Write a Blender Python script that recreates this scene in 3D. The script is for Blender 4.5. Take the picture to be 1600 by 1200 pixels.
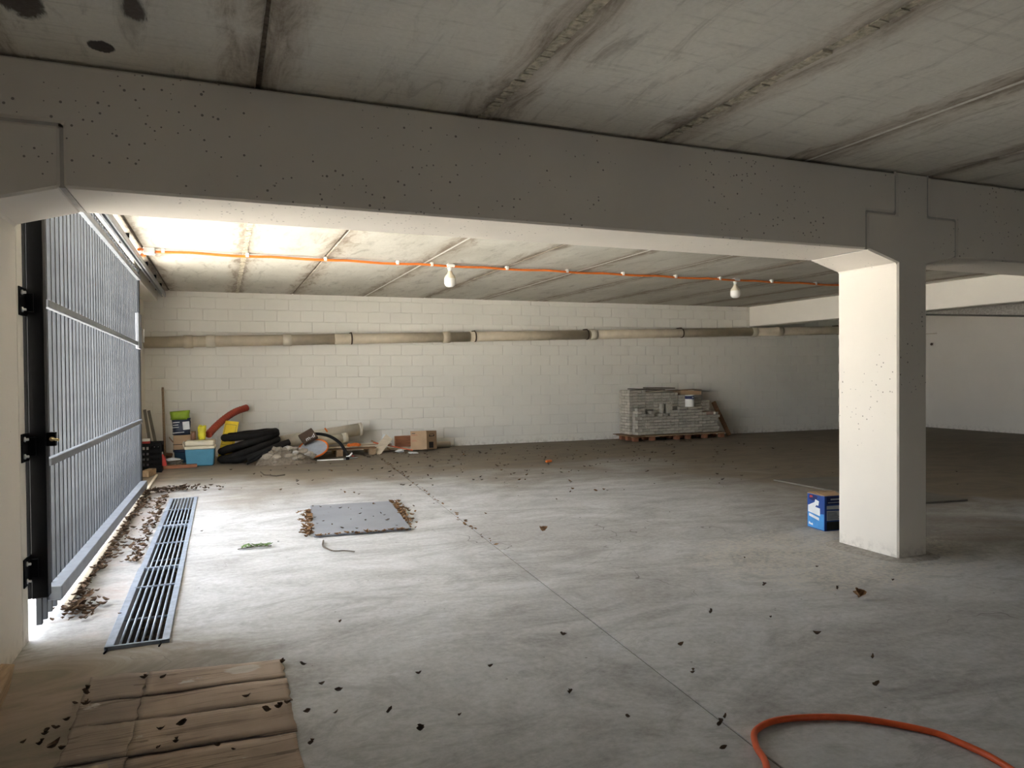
import bpy, bmesh, math, random
from mathutils import Vector, Matrix, Euler

random.seed(7)
rnd = random.Random(11)
C = bpy.context.scene.collection
for o in list(bpy.data.objects):
    bpy.data.objects.remove(o)
S = bpy.context.scene

# ------------------------------------------------------------------ camera
CAM_H = 1.4
cam_d = bpy.data.cameras.new('camera')
cam = bpy.data.objects.new('camera', cam_d)
C.objects.link(cam)
cam_d.sensor_fit = 'HORIZONTAL'
cam_d.sensor_width = 36.0
cam_d.lens = 1121.64 / 1600.0 * 36.0
cam_d.clip_start = 0.05
cam_d.clip_end = 300
yaw, pitch, roll = math.radians(22.0077), math.radians(-0.848), math.radians(-0.4874)
F = Vector((math.sin(yaw) * math.cos(pitch), math.cos(yaw) * math.cos(pitch), math.sin(pitch)))
R0 = Vector((math.cos(yaw), -math.sin(yaw), 0))
U0 = R0.cross(F)
R = R0 * math.cos(roll) + U0 * math.sin(roll)
U = -R0 * math.sin(roll) + U0 * math.cos(roll)
cam.matrix_world = Matrix(((R.x, U.x, -F.x, 0), (R.y, U.y, -F.y, 0), (R.z, U.z, -F.z, CAM_H), (0, 0, 0, 1)))
S.camera = cam

# ------------------------------------------------------------------ world, sun, exposure
w = bpy.data.worlds.new('sky')
S.world = w
w.use_nodes = True
nt = w.node_tree
nt.nodes.clear()
wo = nt.nodes.new('ShaderNodeOutputWorld')
bg = nt.nodes.new('ShaderNodeBackground')
sky = nt.nodes.new('ShaderNodeTexSky')
sky.sky_type = 'NISHITA'
sky.sun_disc = False
sky.sun_elevation = math.radians(58)
sky.sun_rotation = math.radians(100)
sky.dust_density = 3.0
mx = nt.nodes.new('ShaderNodeMix')
mx.data_type = 'RGBA'
mx.inputs['Factor'].default_value = 0.72
mx.inputs['B'].default_value = (5.4, 5.55, 5.8, 1)
nt.links.new(sky.outputs[0], mx.inputs['A'])
nt.links.new(mx.outputs['Result'], bg.inputs['Color'])
bg.inputs['Strength'].default_value = 0.36
nt.links.new(bg.outputs[0], wo.inputs[0])

sun_d = bpy.data.lights.new('sun', 'SUN')
sun_d.energy = 14.5
sun_d.angle = math.radians(0.6)
sun_d.color = (1.0, 0.96, 0.90)
sun = bpy.data.objects.new('sun', sun_d)
C.objects.link(sun)
sun_dir = Vector((-0.16, 0.10, -1.0)).normalized()      # travels away from the building: it lights the yard, not the room
sun.rotation_euler = sun_dir.to_track_quat('-Z', 'Y').to_euler()

S.view_settings.view_transform = 'Standard'
S.view_settings.look = 'None'
S.view_settings.exposure = 2.93
S.view_settings.gamma = 1.0
S.view_settings.use_curve_mapping = False
S.cycles.use_denoising = True
S.cycles.max_bounces = 14
S.cycles.diffuse_bounces = 10
S.cycles.glossy_bounces = 4
S.cycles.sample_clamp_indirect = 6.0
S.cycles.caustics_reflective = False
S.cycles.caustics_refractive = False


# sky portals: they emit nothing, they only guide the sampling of daylight through the openings
def portal(name, loc, rot, sx, sy):
    d = bpy.data.lights.new(name, 'AREA')
    d.shape = 'RECTANGLE'
    d.size = sx
    d.size_y = sy
    d.cycles.is_portal = True
    o = bpy.data.objects.new(name, d)
    C.objects.link(o)
    o.location = loc
    o.rotation_euler = rot
    return o


portal('added_opening_portal', (3.25, -7.45, 1.975), (math.radians(90), 0, 0), 1.3, 0.65)  # sky sampling for the opening added behind the camera
portal('gate_portal', (-1.30, 7.2, 1.45), (0, math.radians(-90), 0), 2.95, 5.6)


# ------------------------------------------------------------------ materials
def node_mat(name):
    m = bpy.data.materials.new(name)
    m.use_nodes = True
    t = m.node_tree
    b = t.nodes['Principled BSDF']
    return m, t, b


def N(t, kind, **kw):
    n = t.nodes.new(kind)
    for k, v in kw.items():
        if k in n.inputs:
            n.inputs[k].default_value = v
        else:
            setattr(n, k, v)
    return n


def ramp(t, src, stops):
    r = t.nodes.new('ShaderNodeValToRGB')
    e = r.color_ramp.elements
    while len(e) < len(stops):
        e.new(0.5)
    for i, (p, c) in enumerate(stops):
        e[i].position = p
        e[i].color = c if len(c) == 4 else (*c, 1)
    t.links.new(src, r.inputs[0])
    return r.outputs[0]


def g(v):
    return (v, v, v, 1)


def mixc(t, fac, a, b, mode='MIX'):
    m = t.nodes.new('ShaderNodeMix')
    m.data_type = 'RGBA'
    m.blend_type = mode
    for key, v in (('Factor', fac), ('A', a), ('B', b)):
        if isinstance(v, (int, float)):
            m.inputs[key].default_value = v
        elif isinstance(v, tuple):
            m.inputs[key].default_value = v if len(v) == 4 else (*v, 1)
        else:
            t.links.new(v, m.inputs[key])
    return m.outputs['Result']


def mth(t, op, a, b=None, clamp=False):
    m = t.nodes.new('ShaderNodeMath')
    m.operation = op
    m.use_clamp = clamp
    for i, v in enumerate((a, b)):
        if v is None:
            continue
        if isinstance(v, (int, float)):
            m.inputs[i].default_value = v
        else:
            t.links.new(v, m.inputs[i])
    return m.outputs[0]


def noise(t, vec, scale, detail=4, rough=0.55, stretch=None, dist=0.0):
    if stretch:
        mp = t.nodes.new('ShaderNodeMapping')
        mp.inputs['Scale'].default_value = stretch
        t.links.new(vec, mp.inputs[0])
        vec = mp.outputs[0]
    n = t.nodes.new('ShaderNodeTexNoise')
    n.inputs['Scale'].default_value = scale
    n.inputs['Detail'].default_value = detail
    n.inputs['Roughness'].default_value = rough
    n.inputs['Distortion'].default_value = dist
    t.links.new(vec, n.inputs['Vector'])
    return n.outputs[0]


def coords(t, kind='Object'):
    return t.nodes.new('ShaderNodeTexCoord').outputs[kind]


def wpos(t):
    return t.nodes.new('ShaderNodeNewGeometry').outputs['Position']


def sep(t, v):
    s = t.nodes.new('ShaderNodeSeparateXYZ')
    t.links.new(v, s.inputs[0])
    return s.outputs


def smooth(t, v, lo, hi):
    m = t.nodes.new('ShaderNodeMapRange')
    m.interpolation_type = 'SMOOTHSTEP'
    t.links.new(v, m.inputs[0])
    m.inputs[1].default_value = lo
    m.inputs[2].default_value = hi
    return m.outputs[0]


def bump(t, b, h, strength=0.3, dist=0.01):
    n = t.nodes.new('ShaderNodeBump')
    n.inputs['Strength'].default_value = strength
    n.inputs['Distance'].default_value = dist
    t.links.new(h, n.inputs['Height'])
    t.links.new(n.outputs[0], b.inputs['Normal'])


def plain(name, col, rough=0.6, metal=0.0, var=0.12, scale=9.0, bmp=0.15, stretch=None, vary_obj=0.0, spec=0.3):
    m, t, b = node_mat(name)
    c = coords(t)
    n = noise(t, c, scale, 5, 0.6, stretch)
    lo = tuple(max(0, x * (1 - var)) for x in col)
    hi = tuple(min(1, x * (1 + var)) for x in col)
    col_o = ramp(t, n, [(0.3, lo), (0.7, hi)])
    if vary_obj:
        oi = t.nodes.new('ShaderNodeObjectInfo')
        f = mth(t, 'MULTIPLY_ADD', oi.outputs['Random'], vary_obj)
        f.node.inputs[2].default_value = 1 - vary_obj / 2
        col_o = mixc(t, 1.0, col_o, f, 'MULTIPLY')
    t.links.new(col_o, b.inputs['Base Color'])
    b.inputs['Roughness'].default_value = rough
    b.inputs['Metallic'].default_value = metal
    b.inputs['Specular IOR Level'].default_value = spec
    if bmp:
        bump(t, b, n, bmp, 0.004)
    return m


M = {}


def build_materials():
    # --- floor slab: trowelled concrete, dusty and dirty along the gate and towards the back, where shade is painted in too
    m, t, b = node_mat('floor_concrete')
    p = wpos(t)
    x, y, z = sep(t, p)
    big = noise(t, p, 0.55, 4, 0.6, (1, 1, 1), 0.6)
    sw = noise(t, p, 1.2, 7, 0.68, (0.65, 1.3, 1), 1.8)
    fine = noise(t, p, 28, 4, 0.7)
    c0 = ramp(t, sw, [(0.34, (0.27, 0.262, 0.25)), (0.5, (0.45, 0.45, 0.445)), (0.64, (0.56, 0.565, 0.57))])
    c0 = mixc(t, mth(t, 'MULTIPLY', smooth(t, big, 0.48, 0.66), 0.6), c0, (0.27, 0.255, 0.235))
    c0 = mixc(t, 0.32, c0, ramp(t, fine, [(0.3, g(0.2)), (0.7, g(0.6))]))
    wv = noise(t, p, 1.7, 9, 0.76, (0.8, 1.5, 1), 2.2)
    c0 = mixc(t, mth(t, 'MULTIPLY', smooth(t, wv, 0.50, 0.64), 0.45), c0, (0.25, 0.24, 0.225))
    # dirty areas; the far one also paints in the shade past the gate
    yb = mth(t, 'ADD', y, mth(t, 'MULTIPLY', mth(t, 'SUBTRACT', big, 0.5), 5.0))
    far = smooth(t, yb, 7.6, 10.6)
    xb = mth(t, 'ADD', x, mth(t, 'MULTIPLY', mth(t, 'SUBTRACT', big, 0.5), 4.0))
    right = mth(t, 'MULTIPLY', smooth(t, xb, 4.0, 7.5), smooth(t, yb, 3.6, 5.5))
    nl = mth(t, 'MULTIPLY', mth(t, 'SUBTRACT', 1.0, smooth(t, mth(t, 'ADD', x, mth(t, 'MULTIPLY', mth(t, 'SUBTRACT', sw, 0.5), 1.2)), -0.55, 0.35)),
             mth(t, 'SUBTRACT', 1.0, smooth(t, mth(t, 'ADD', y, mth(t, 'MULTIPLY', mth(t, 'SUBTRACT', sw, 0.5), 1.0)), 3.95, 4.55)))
    dirt_shade = mth(t, 'MAXIMUM', mth(t, 'MAXIMUM', far, right), mth(t, 'MULTIPLY', nl, 1.0))
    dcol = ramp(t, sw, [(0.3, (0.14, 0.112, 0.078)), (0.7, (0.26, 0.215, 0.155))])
    c1 = mixc(t, mth(t, 'MULTIPLY', dirt_shade, 0.97), c0, dcol)
    # pale gritty cement spill round the column
    ex = mth(t, 'DIVIDE', mth(t, 'SUBTRACT', x, 4.35), 1.25)
    ey = mth(t, 'DIVIDE', mth(t, 'SUBTRACT', y, 4.15), 0.85)
    ed = mth(t, 'ADD', mth(t, 'SQRT', mth(t, 'ADD', mth(t, 'MULTIPLY', ex, ex), mth(t, 'MULTIPLY', ey, ey))), mth(t, 'MULTIPLY', mth(t, 'SUBTRACT', wv, 0.5), 1.6))
    spill = mth(t, 'MULTIPLY', mth(t, 'SUBTRACT', 1.0, smooth(t, ed, 0.75, 0.98)), smooth(t, fine, 0.40, 0.60))
    c1 = mixc(t, mth(t, 'MULTIPLY', spill, 0.6), c1, (0.55, 0.51, 0.44))
    # pink and rust film beside the gate
    gs = mth(t, 'MULTIPLY', mth(t, 'SUBTRACT', 1.0, smooth(t, x, -0.62, -0.52)), smooth(t, sw, 0.42, 0.68))
    c1 = mixc(t, mth(t, 'MULTIPLY', gs, 0.6), c1, (0.33, 0.24, 0.20))
    # black specks
    vo = t.nodes.new('ShaderNodeTexVoronoi')
    vo.inputs['Scale'].default_value = 5.5
    vo.inputs['Randomness'].default_value = 1.0
    t.links.new(p, vo.inputs['Vector'])
    spk = mth(t, 'LESS_THAN', vo.outputs['Distance'], 0.035)
    c1 = mixc(t, mth(t, 'MULTIPLY', spk, 0.6), c1, (0.07, 0.06, 0.05))
    # hairline cracks
    v2 = t.nodes.new('ShaderNodeTexVoronoi')
    v2.feature = 'DISTANCE_TO_EDGE'
    v2.inputs['Scale'].default_value = 0.55
    dp = t.nodes.new('ShaderNodeVectorMath')
    dp.operation = 'MULTIPLY_ADD'
    nz = t.nodes.new('ShaderNodeTexNoise')
    nz.inputs['Scale'].default_value = 3.0
    t.links.new(p, nz.inputs['Vector'])
    t.links.new(nz.outputs['Color'], dp.inputs[0])
    dp.inputs[1].default_value = (0.5, 0.5, 0.0)
    t.links.new(p, dp.inputs[2])
    t.links.new(dp.outputs[0], v2.inputs['Vector'])
    crk = mth(t, 'MULTIPLY', mth(t, 'LESS_THAN', v2.outputs['Distance'], 0.0013), smooth(t, big, 0.5, 0.6))
    c1 = mixc(t, mth(t, 'MULTIPLY', crk, 0.7), c1, (0.08, 0.07, 0.06))
    # pale scuffs
    sc = smooth(t, noise(t, p, 3.2, 8, 0.75, (0.7, 2.2, 1), 2.5), 0.62, 0.74)
    c1 = mixc(t, mth(t, 'MULTIPLY', sc, 0.35), c1, (0.58, 0.57, 0.55))
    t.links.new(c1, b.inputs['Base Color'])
    t.links.new(ramp(t, sw, [(0.3, g(0.62)), (0.7, g(0.80))]), b.inputs['Roughness'])
    b.inputs['Specular IOR Level'].default_value = 0.3
    bump(t, b, mth(t, 'ADD', mth(t, 'MULTIPLY', sw, 0.6), mth(t, 'MULTIPLY', fine, 0.25)), 0.25, 0.006)
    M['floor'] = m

    M['subbase'] = plain('dark_soil', (0.06, 0.05, 0.04), 0.95, 0, 0.4, 20, 0.5)
    M['ground'] = plain('yard_concrete', (0.62, 0.59, 0.53), 0.85, 0, 0.15, 2.0, 0.2)

    # --- painted concrete, white
    def painted(name, col, holes):
        m, t, b = node_mat(name)
        p = wpos(t)
        n1 = noise(t, p, 1.2, 4, 0.6)
        n2 = noise(t, p, 16, 5, 0.6)
        c = ramp(t, n1, [(0.3, tuple(v * 0.94 for v in col)), (0.7, col)])
        z = sep(t, p)[2]
        low = mth(t, 'SUBTRACT', 1.0, smooth(t, mth(t, 'ADD', z, mth(t, 'MULTIPLY', n2, 0.12)), 0.05, 0.22))
        c = mixc(t, mth(t, 'MULTIPLY', mth(t, 'MULTIPLY', low, smooth(t, n2, 0.45, 0.65)), 0.5), c, (0.36, 0.32, 0.27))
        h = n2
        if holes:
            vo = t.nodes.new('ShaderNodeTexVoronoi')
            vo.inputs['Scale'].default_value = 27
            t.links.new(p, vo.inputs['Vector'])
            cl = smooth(t, noise(t, p, 1.1, 2, 0.5), 0.44, 0.60)
            rad = mth(t, 'MULTIPLY', cl, 0.185)
            pit = mth(t, 'LESS_THAN', mth(t, 'ADD', vo.outputs['Distance'], mth(t, 'MULTIPLY', sep(t, vo.outputs['Color'])[0], 0.12)), rad)
            c = mixc(t, mth(t, 'MULTIPLY', pit, 0.75), c, (0.12, 0.10, 0.085))
            h = mth(t, 'SUBTRACT', mth(t, 'MULTIPLY', n2, 0.3), pit)
        t.links.new(c, b.inputs['Base Color'])
        b.inputs['Roughness'].default_value = 0.75
        b.inputs['Specular IOR Level'].default_value = 0.25
        bump(t, b, h, 0.25, 0.006)
        return m
    M['paint'] = painted('white_painted_concrete', (0.80, 0.748, 0.675), True)
    M['paint_plain'] = painted('white_painted_plaster', (0.82, 0.78, 0.705), False)
    M['block'] = painted('white_painted_block', (0.80, 0.78, 0.72), False)
    M['paint_joint'] = plain('painted_sealant', (0.50, 0.47, 0.43), 0.8, 0, 0.1, 14, 0.3)
    M['mortar'] = plain('rough_mortar', (0.33, 0.31, 0.28), 0.9, 0, 0.3, 30, 0.6)

    # --- ceiling panels: raw precast concrete, stained along the edges (local x = across the panel)
    def panel(name, light, dark, streak, holes=False):
        m, t, b = node_mat(name)
        o = coords(t)
        p = wpos(t)
        x, y, z = sep(t, o)
        gen = sep(t, coords(t, 'Generated'))
        n1 = noise(t, p, 0.9, 5, 0.6, (1.2, 0.5, 1))
        n2 = noise(t, p, 2.6, 8, 0.72, (3.0, 0.7, 1), 0.8)
        n3 = noise(t, p, 40, 4, 0.7, (1.0, 1.0, 1))
        n4 = noise(t, p, 5.0, 5, 0.7, (0.5, 6.0, 1))
        c = ramp(t, n1, [(0.25, dark), (0.6, light)])
        c = mixc(t, mth(t, 'MULTIPLY', smooth(t, n2, 0.5, 0.72), streak), c, (0.20, 0.18, 0.14))
        c = mixc(t, mth(t, 'MULTIPLY', smooth(t, n4, 0.52, 0.72), 0.28), c, (0.27, 0.25, 0.20))
        e = mth(t, 'ABSOLUTE', mth(t, 'SUBTRACT', gen[0], 0.5))
        ed = mth(t, 'ADD', e, mth(t, 'MULTIPLY', mth(t, 'SUBTRACT', n2, 0.5), 0.45))
        st = smooth(t, ed, 0.40, 0.52)
        c = mixc(t, mth(t, 'MULTIPLY', st, 0.75), c, (0.13, 0.105, 0.075))
        st2 = smooth(t, ed, 0.30, 0.45)
        c = mixc(t, mth(t, 'MULTIPLY', st2, 0.38), c, (0.27, 0.185, 0.105))
        c = mixc(t, 0.12, c, ramp(t, n3, [(0.35, g(0.2)), (0.65, g(0.7))]))
        if holes:
            for (px, py, rx, ry) in ((-0.70, 3.30, 0.085, 0.17), (-0.31, 3.22, 0.06, 0.15), (-0.47, 3.62, 0.055, 0.05)):
                wx, wy, wz = sep(t, p)
                dx = mth(t, 'DIVIDE', mth(t, 'SUBTRACT', wx, px), rx)
                dy = mth(t, 'DIVIDE', mth(t, 'SUBTRACT', wy, py), ry)
                dd = mth(t, 'ADD', mth(t, 'SQRT', mth(t, 'ADD', mth(t, 'MULTIPLY', dx, dx), mth(t, 'MULTIPLY', dy, dy))),
                         mth(t, 'MULTIPLY', mth(t, 'SUBTRACT', n2, 0.5), 1.9))
                c = mixc(t, mth(t, 'SUBTRACT', 1.0, smooth(t, dd, 0.75, 1.05)), c, mixc(t, n3, (0.06, 0.05, 0.045), (0.16, 0.14, 0.12)))
        t.links.new(c, b.inputs['Base Color'])
        b.inputs['Roughness'].default_value = 0.85
        b.inputs['Specular IOR Level'].default_value = 0.2
        bump(t, b, mth(t, 'ADD', n3, n4), 0.12, 0.006)
        return m
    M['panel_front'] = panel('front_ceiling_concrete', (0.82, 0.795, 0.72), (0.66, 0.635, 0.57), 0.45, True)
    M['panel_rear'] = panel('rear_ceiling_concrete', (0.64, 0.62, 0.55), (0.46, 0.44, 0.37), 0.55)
    M['joint_dark'] = plain('stained_joint', (0.12, 0.095, 0.07), 0.95, 0, 0.5, 30, 0.8)
    M['joint_light'] = plain('crumbly_joint', (0.46, 0.42, 0.33), 0.95, 0, 0.45, 26, 0.9)
    M['joint_white'] = plain('white_joint', (0.74, 0.73, 0.67), 0.9, 0, 0.15, 30, 0.3)

    M['galv'] = plain('galvanised_steel', (0.045, 0.049, 0.055), 0.55, 0.2, 0.3, 14, 0.1, (1, 1, 0.25), 0.25)
    M['galv_rail'] = plain('galvanised_rail', (0.20, 0.215, 0.24), 0.45, 0.3, 0.15, 10, 0.05)
    M['galv_track'] = plain('track_steel', (0.42, 0.44, 0.47), 0.4, 0.7, 0.15, 10, 0.05)
    M['grate'] = plain('grate_steel', (0.34, 0.39, 0.47), 0.5, 0.55, 0.2, 18, 0.15)
    M['plate'] = plain('grey_plate_steel', (0.22, 0.228, 0.25), 0.6, 0.1, 0.10, 3, 0.05)
    M['plate_dark'] = plain('brown_plate_steel', (0.17, 0.155, 0.13), 0.6, 0.2, 0.15, 3, 0.05)
    M['black_metal'] = plain('black_painted_steel', (0.003, 0.003, 0.0035), 0.6, 0.0, 0.3, 12, 0.05, None, 0.0, 0.12)
    M['bolt'] = plain('zinc_bolt', (0.55, 0.55, 0.55), 0.35, 0.9, 0.1, 30, 0)
    M['brass'] = plain('brass', (0.65, 0.52, 0.28), 0.35, 0.9, 0.1, 30, 0)
    M['orange'] = plain('orange_plastic', (0.80, 0.20, 0.035), 0.45, 0, 0.10, 14, 0.05)
    M['hose'] = plain('orange_rubber_hose', (0.62, 0.10, 0.03), 0.42, 0, 0.10, 30, 0.05)
    M['pvc'] = plain('beige_pvc', (0.52, 0.45, 0.34), 0.5, 0, 0.12, 5, 0.05)
    M['pvc_light'] = plain('pale_pvc', (0.58, 0.53, 0.43), 0.5, 0, 0.10, 5, 0.05)
    M['white_plastic'] = plain('white_plastic', (0.85, 0.84, 0.80), 0.35, 0, 0.04, 5, 0)
    M['cream_plastic'] = plain('cream_plastic', (0.70, 0.64, 0.50), 0.45, 0, 0.06, 5, 0)
    # opal bulb
    M['opal'] = plain('opal_glass', (0.88, 0.87, 0.83), 0.25, 0, 0.02, 5, 0)
    M['card'] = None
    # cardboard with flutes and wear
    m, t, b = node_mat('corrugated_cardboard')
    o = wpos(t)
    n1 = noise(t, o, 2.2, 5, 0.6)
    n2 = noise(t, o, 7, 7, 0.7, (0.35, 3.5, 1), 0.5)
    n3 = noise(t, o, 3.0, 3, 0.6)
    c = ramp(t, n1, [(0.3, (0.27, 0.205, 0.16)), (0.7, (0.43, 0.335, 0.26))])
    c = mixc(t, mth(t, 'MULTIPLY', smooth(t, n2, 0.50, 0.66), 0.55), c, (0.13, 0.10, 0.08))
    x, y, z = sep(t, o)
    lf = mth(t, 'SUBTRACT', 1.0, smooth(t, mth(t, 'ADD', x, mth(t, 'MULTIPLY', mth(t, 'SUBTRACT', n3, 0.5), 0.35)), -0.42, -0.22))
    c = mixc(t, mth(t, 'MULTIPLY', lf, 0.55), c, (0.19, 0.165, 0.145))
    cl = noise(t, o, 2.6, 2, 0.5, (0.22, 5.0, 1), 0.3)
    crs = mth(t, 'LESS_THAN', mth(t, 'ABSOLUTE', mth(t, 'SUBTRACT', cl, 0.5)), 0.006)
    c = mixc(t, mth(t, 'MULTIPLY', crs, 0.6), c, (0.11, 0.08, 0.06))
    torn = mth(t, 'MULTIPLY', smooth(t, noise(t, o, 5.5, 6, 0.7, (0.8, 1.6, 1)), 0.64, 0.68), 1.0)
    tdx = mth(t, 'DIVIDE', mth(t, 'SUBTRACT', x, 0.07), 0.085)
    tdy = mth(t, 'DIVIDE', mth(t, 'SUBTRACT', y, 3.615), 0.05)
    tdd = mth(t, 'ADD', mth(t, 'SQRT', mth(t, 'ADD', mth(t, 'MULTIPLY', tdx, tdx), mth(t, 'MULTIPLY', tdy, tdy))), mth(t, 'MULTIPLY', mth(t, 'SUBTRACT', n2, 0.5), 2.2))
    torn = mth(t, 'MAXIMUM', torn, mth(t, 'SUBTRACT', 1.0, smooth(t, tdd, 0.8, 0.95)))
    c = mixc(t, mth(t, 'MULTIPLY', torn, 0.55), c, (0.52, 0.49, 0.45))
    t.links.new(c, b.inputs['Base Color'])
    b.inputs['Roughness'].default_value = 0.85
    b.inputs['Specular IOR Level'].default_value = 0.15
    bump(t, b, n2, 0.3, 0.006)
    M['card'] = m
    M['carton'] = plain('brown_carton', (0.42, 0.29, 0.18), 0.85, 0, 0.08, 6, 0.1)
    M['carton_in'] = plain('brown_carton_inside', (0.34, 0.23, 0.14), 0.85, 0, 0.08, 6, 0.1)
    M['wood'] = plain('weathered_wood', (0.36, 0.25, 0.15), 0.8, 0, 0.25, 8, 0.3, (6, 0.8, 6), 0.3)
    M['wood_red'] = plain('reddish_wood', (0.30, 0.13, 0.07), 0.75, 0, 0.2, 8, 0.3, (0.8, 6, 6), 0.2)
    M['wood_brown'] = plain('brown_wood', (0.22, 0.13, 0.07), 0.75, 0, 0.25, 8, 0.3, (0.8, 6, 6), 0.2)
    M['wood_dark'] = plain('dark_board', (0.07, 0.045, 0.03), 0.7, 0, 0.2, 8, 0.2)
    M['wood_pale'] = plain('pale_wood', (0.62, 0.53, 0.40), 0.75, 0, 0.15, 8, 0.2, (0.8, 6, 6))
    M['paver'] = plain('concrete_paver', (0.46, 0.43, 0.365), 0.9, 0, 0.18, 22, 0.5, None, 0.3)
    M['brick_red'] = plain('reddish_paver', (0.46, 0.33, 0.27), 0.9, 0, 0.15, 22, 0.5)
    M['rubble'] = plain('broken_concrete', (0.30, 0.26, 0.205), 0.95, 0, 0.25, 12, 0.6, None, 0.4)
    M['rubble_dust'] = plain('rubble_dust', (0.20, 0.165, 0.125), 0.95, 0, 0.3, 25, 0.8)
    M['rubber'] = plain('black_rubber', (0.012, 0.011, 0.010), 0.7, 0, 0.3, 12, 0.15, None, 0.0, 0.12)
    M['black_plastic'] = plain('black_plastic', (0.007, 0.007, 0.007), 0.6, 0, 0.3, 12, 0.05, None, 0.0, 0.12)
    M['cooler_blue'] = plain('cooler_blue_plastic', (0.075, 0.25, 0.37), 0.45, 0, 0.10, 6, 0.05)
    M['tub_blue'] = plain('tub_blue_plastic', (0.06, 0.13, 0.20), 0.5, 0, 0.10, 6, 0.05)
    M['green'] = plain('lime_green_film', (0.24, 0.36, 0.03), 0.5, 0, 0.15, 10, 0.2)
    M['bag_dark'] = plain('dark_blue_film', (0.025, 0.035, 0.065), 0.4, 0, 0.3, 10, 0.3)
    M['print_white'] = plain('white_print', (0.70, 0.72, 0.74), 0.5, 0, 0.10, 10, 0)
    M['print_black'] = plain('black_print', (0.02, 0.02, 0.02), 0.6, 0, 0.2, 10, 0)
    M['print_red'] = plain('red_print', (0.45, 0.14, 0.09), 0.6, 0, 0.2, 10, 0)
    M['yellow'] = plain('yellow_plastic', (0.86, 0.62, 0.05), 0.45, 0, 0.06, 6, 0.05)
    M['yellow_bag'] = plain('yellow_film', (0.62, 0.56, 0.04), 0.5, 0, 0.2, 14, 0.3)
    M['red_pipe'] = plain('red_corrugated_plastic', (0.36, 0.06, 0.035), 0.5, 0, 0.15, 12, 0.05)
    M['red'] = plain('red_plastic', (0.50, 0.05, 0.04), 0.45, 0, 0.12, 12, 0.05)
    M['jar'] = plain('brown_jar_glass', (0.20, 0.10, 0.06), 0.35, 0, 0.15, 12, 0)
    M['blue_box'] = plain('blue_printed_card', (0.02, 0.06, 0.24), 0.45, 0, 0.12, 6, 0)
    M['blue_light'] = plain('sky_blue_print', (0.07, 0.27, 0.60), 0.45, 0, 0.12, 10, 0)
    M['navy'] = plain('navy_print', (0.012, 0.02, 0.09), 0.4, 0, 0.12, 10, 0)
    M['grey_print'] = plain('grey_print', (0.42, 0.46, 0.52), 0.5, 0, 0.12, 10, 0)
    M['leaf'] = plain('dry_leaf', (0.075, 0.047, 0.028), 0.85, 0, 0.4, 60, 0.3, None, 0.6)
    M['leaf_tan'] = plain('tan_dry_leaf', (0.20, 0.11, 0.05), 0.85, 0, 0.35, 60, 0.3, None, 0.6)
    M['leaf_brown'] = plain('brown_dry_leaf', (0.12, 0.075, 0.045), 0.85, 0, 0.5, 60, 0.3)
    M['leaf_green'] = plain('green_leaf', (0.13, 0.20, 0.07), 0.7, 0, 0.35, 60, 0.2)
    M['twig'] = plain('twig_bark', (0.10, 0.08, 0.06), 0.9, 0, 0.3, 40, 0.4)
    M['hedge'] = plain('hedge_leaf', (0.05, 0.13, 0.03), 0.7, 0, 0.4, 3, 0.1)
    M['bristle'] = plain('broom_bristle', (0.13, 0.09, 0.06), 0.9, 0, 0.3, 50, 0.5)
    M['tape'] = plain('brown_tape', (0.27, 0.19, 0.09), 0.3, 0, 0.1, 10, 0)


build_materials()


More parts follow.
